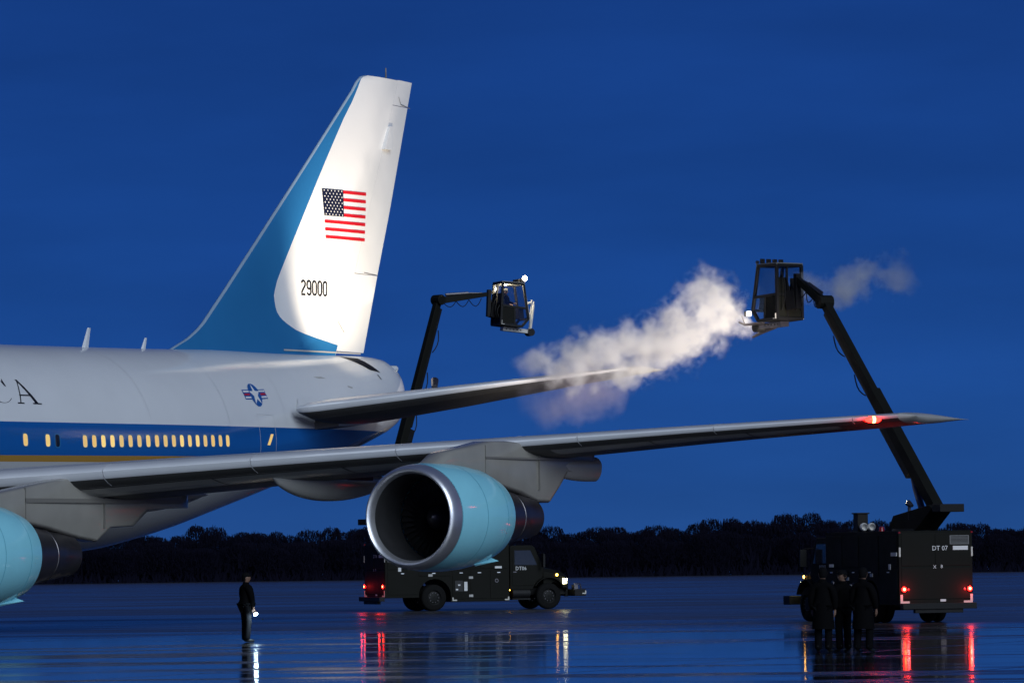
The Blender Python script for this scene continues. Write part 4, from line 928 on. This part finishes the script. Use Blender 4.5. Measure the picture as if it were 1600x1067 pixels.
# ================================================================== LIT LAMPS ON THE BASKETS
def basket_lamp(bk, G, u, w, z, r, heading):
    c = Vector(G(u, w, z)); f = (Vector(G(u+1, w, z))-c).normalized(); b = MB()
    b.tube([c-f*.05, c+f*.02, c+f*.05], [r*.6, r*1.1, r*1.15], 12, mi=0); b.tube([c+f*.03, c+f*.06, c+f*.075], [r*1.05, r*.98, r*.5], 12, mi=1)
    return b.build('flood_lamp', [M['dmetal'], M['worklamp']], bk, 40)
b = MB(); b.lathe([(-.11, .01), (-.08, .075), (0, .11), (.08, .075), (.11, .01)], 16, axis='z', o=LG(1.0, -.45, 1.98), mi=1); b.tube([LG(.9, -.45, 1.78), LG(.97, -.45, 1.90)], .04, 8, mi=0); b.build('flood_lamp', [M['frame'], M['worklamp']], LB, 60)
basket_lamp(LB, LG, .98, .40, 1.90, .06, 0)
Lw = lambda u, w, z: Vector((-5.72, 186.6, 0)) + Matrix.Rotation(math.radians(22), 3, 'Z') @ Vector(LG(u, w, z))
Rw = lambda u, w, z: Vector((12.7, 138.0, 0)) + Matrix.Rotation(PI/2+math.radians(20), 3, 'Z') @ Vector(RG(u, w, z))
b = MB(); b.lathe([(0, .05), (.03, .06), (.05, .03)], 12, axis='z', o=LG(.3, 0, 1.64)); b.build('cab_lamp', M['worklamp'], LB, 40)
cl = bpy.data.lights.new('cab_lamp', 'POINT'); cl.energy = 160; cl.color = (1, .85, .55); cl.shadow_soft_size = .05
co = bpy.data.objects.new('cab_lamp', cl); col.objects.link(co); co.location = Lw(.32, 0, 1.56)
# left basket: two upright nozzle posts on its front
b = MB(); b.tube([LG(1.42, -.2, -.1), LG(1.46, -.2, 1.12)], .035, 8); b.tube([LG(1.46, -.2, 1.02), LG(1.28, -.2, .96)], .05, 8); b.build('spray_nozzle', M['pole'], LB, 40)
b = MB(); b.tube([LG(1.58, .1, -.15), LG(1.66, .1, .88)], .055, 8); b.tube([LG(1.66, .1, .88), LG(1.67, .1, 1.10)], [.05, .02], 8); b.build('spray_nozzle', M['pole'], LB, 40)
b = MB(); b.tube([LG(.95, -.5, 1.75), LG(1.28, -.52, .35), LG(1.40, -.3, -.1)], .022, 6); b.build('guard_rail', M['pole'], LB, 40)
# right basket: lances reaching forward, work lamp under the floor
b = MB(); b.tube([RG(1.0, .25, -.1), RG(1.9, .3, -.12), RG(2.2, .3, -.02)], [.05, .04, .03], 8); b.tube([RG(1.9, .3, -.12), RG(2.05, .3, .18)], .02, 6); b.build('spray_nozzle', M['dmetal'], RB, 40)
b = MB(); b.tube([RG(.9, -.15, -.22), RG(1.7, -.2, -.38), RG(2.1, -.2, -.5)], [.07, .06, .04], 8); b.build('spray_nozzle', M['dmetal'], RB, 40)
b = MB(); c = RG(1.75, .3, .22); b.box((c[0]-.09, c[1]-.09, c[2]-.07), (c[0]+.09, c[1]+.09, c[2]+.09)); b.build('lamp_housing', M['frame'], RB)
basket_lamp(RB, RG, 1.02, .45, 1.86, .05, 0)
# ================================================================== STEAM
def steam(name, label, p0, p1, lamp_side, rad, cen, dens, seed, colr=(1, 1, 1), puff=1.0, fade=.6, ns=.9, thr=.45):
    p0, p1 = Vector(p0), Vector(p1); Ln = (p1-p0).length; x = (p1-p0).normalized(); y = Vector((0, 0, 1)).cross(x).normalized(); z = x.cross(y)
    rm = max(r for _, r in rad)*1.35 + .25; cm = [c for _, c in cen]
    b = MB(); b.box((-.6, -rm, min(cm)-rm), (Ln+.6, rm, max(cm)+rm))
    m = bpy.data.materials.new(name+'_vapour'); m.use_nodes = True; nt = m.node_tree; n = nt.nodes; L = nt.links; n.remove(n['Principled BSDF'])
    pv = n.new('ShaderNodeVolumePrincipled'); pv.inputs['Color'].default_value = (*colr, 1); pv.inputs['Anisotropy'].default_value = .1; L.new(pv.outputs[0], n['Material Output'].inputs['Volume'])
    tc = n.new('ShaderNodeTexCoord')
    def nz(scale, det, rough, off=0):
        mp = n.new('ShaderNodeMapping'); mp.inputs['Location'].default_value = (seed*7.3+off, seed*3.1, seed*1.7); L.new(tc.outputs['Object'], mp.inputs['Vector'])
        q = n.new('ShaderNodeTexNoise'); q.inputs['Scale'].default_value = scale; q.inputs['Detail'].default_value = det; q.inputs['Roughness'].default_value = rough; L.new(mp.outputs['Vector'], q.inputs['Vector']); return q
    def mth(op, a, c=None, d=None, clamp=False):
        q = n.new('ShaderNodeMath'); q.operation = op; q.use_clamp = clamp
        for i, v in enumerate((a, c, d)):
            if v is None: continue
            if isinstance(v, (int, float)): q.inputs[i].default_value = v
            else: L.new(v, q.inputs[i])
        return q.outputs[0]
    warp = nz(.55, 2, .5); wv = n.new('ShaderNodeVectorMath'); wv.operation = 'MULTIPLY_ADD'; wv.inputs[1].default_value = (1.1*puff,)*3
    sb = n.new('ShaderNodeVectorMath'); sb.operation = 'SUBTRACT'; sb.inputs[1].default_value = (.5,)*3; L.new(warp.outputs['Color'], sb.inputs[0])
    L.new(sb.outputs[0], wv.inputs[0]); L.new(tc.outputs['Object'], wv.inputs[2])
    sp = n.new('ShaderNodeSeparateXYZ'); L.new(wv.outputs[0], sp.inputs[0])
    t = mth('DIVIDE', sp.outputs['X'], Ln, clamp=True)
    def curve(P):
        fc = n.new('ShaderNodeFloatCurve'); c = fc.mapping.curves[0]; lo = min(v for _, v in P); hi = max(v for _, v in P); sp_ = max(hi-lo, 1e-3)
        for i, (a, v) in enumerate(P):
            if i == 0: c.points[0].location = (a, (v-lo)/sp_)
            elif i == len(P)-1: c.points[-1].location = (a, (v-lo)/sp_)
            else: c.points.new(a, (v-lo)/sp_)
        fc.mapping.update(); L.new(t, fc.inputs['Value']); return mth('MULTIPLY_ADD', fc.outputs[0], sp_, lo)
    r = curve(rad); cz = curve(cen)
    dz = mth('SUBTRACT', sp.outputs['Z'], cz); d2 = mth('SQRT', mth('ADD', mth('MULTIPLY', dz, dz), mth('MULTIPLY', sp.outputs['Y'], sp.outputs['Y'])))
    q = mth('SUBTRACT', 1., mth('DIVIDE', d2, r))
    f1 = nz(ns, 9, .64, 3.)
    g = mth('ADD', mth('MULTIPLY', q, 1.0), mth('MULTIPLY', mth('SUBTRACT', f1.outputs['Fac'], thr+.05), 3.2*puff))
    # soft ends
    e0 = mth('DIVIDE', mth('ADD', sp.outputs['X'], .25), .5, clamp=True); e1 = mth('DIVIDE', mth('SUBTRACT', Ln+.1, sp.outputs['X']), fade, clamp=True)
    inside = mth('MULTIPLY', mth('ADD', q, .35), 2.2, clamp=True)
    dn = mth('MULTIPLY', mth('MULTIPLY', mth('MULTIPLY', g, .85, clamp=True), inside), mth('MULTIPLY', e0, e1))
    L.new(mth('MULTIPLY', dn, dens), pv.inputs['Density'])
    o = b.build(name, m); o.matrix_world = Matrix.Translation(p0) @ Matrix((x, y, z)).transposed().to_4x4()
    o.visible_shadow = True
    tag(o, label, kind='stuff'); return o
noz = Rw(2.1, 0, -.2)
end = Vector((.2, 151.6, 8.25))
steam('steam', 'thick white steam plume blown from right basket along the tail plane', noz, end, 0,
      [(0, .55), (.07, 1.1), (.16, 1.3), (.30, 1.08), (.55, .98), (.75, .80), (.9, .68), (1, .5)], [(0, .25), (.07, .95), (.16, .80), (.30, .12), (.6, -.10), (1, .06)], 2.7, 1., ns=1.7, puff=1.45, fade=1.4)
steam('drifting_mist', 'thin mist drifting down below the tail plane, tinted for mauve light', (3.6, 151.8, 7.75), (.3, 151.4, 7.15), 0, [(0, .5), (.3, .85), (.6, .95), (1, .75)], [(0, .15), (.5, -.1), (1, .1)], .62, 2., puff=1.15, ns=.9, colr=(.92, .86, 1.), fade=1.2)  # mauve cast of the red light is put into the vapour colour
steam('drifting_mist', 'thin vapour drifting behind the right basket', (9.3, 147.3, 10.6), (12.9, 148.5, 11.0), 0, [(0, .5), (.3, .55), (.7, .8), (1, .6)], [(0, 0), (.6, .1), (1, .1)], 2.4, 3., puff=1.3, ns=1.0, fade=1.4)
spot('basket_flood', Rw(1.35, .3, .25), Rw(4.2, .1, -.1), 260, (1, .88, .70), 80, .7, .08)
# unseen lamp and housing added on the right truck's turret to light the plume
tl = Vector((12.12, 140.25, 3.62)); ta = noz.lerp(end, .33); fd = (ta-tl).normalized()
b = MB(); b.tube([tl-fd*.16, tl, tl+fd*.06], [.05, .09, .10], 14, mi=0); b.tube([tl+fd*.04, tl+fd*.075, tl+fd*.09], [.09, .085, .05], 14, mi=1); b.tube([tl+Vector((0, 0, -.5)), tl], .05, 8)
tlo = b.build('flood_lamp', [M['dmetal'], M['worklamp']], RT, 40); tlo.matrix_parent_inverse = (Matrix.Translation((12.7, 138.0, 0)) @ Matrix.Rotation(PI/2+math.radians(20), 4, 'Z')).inverted()
spot('plume_fill_lamp', tl+fd*.14, ta, 12000, (1, .86, .74), 46, .95, .12)
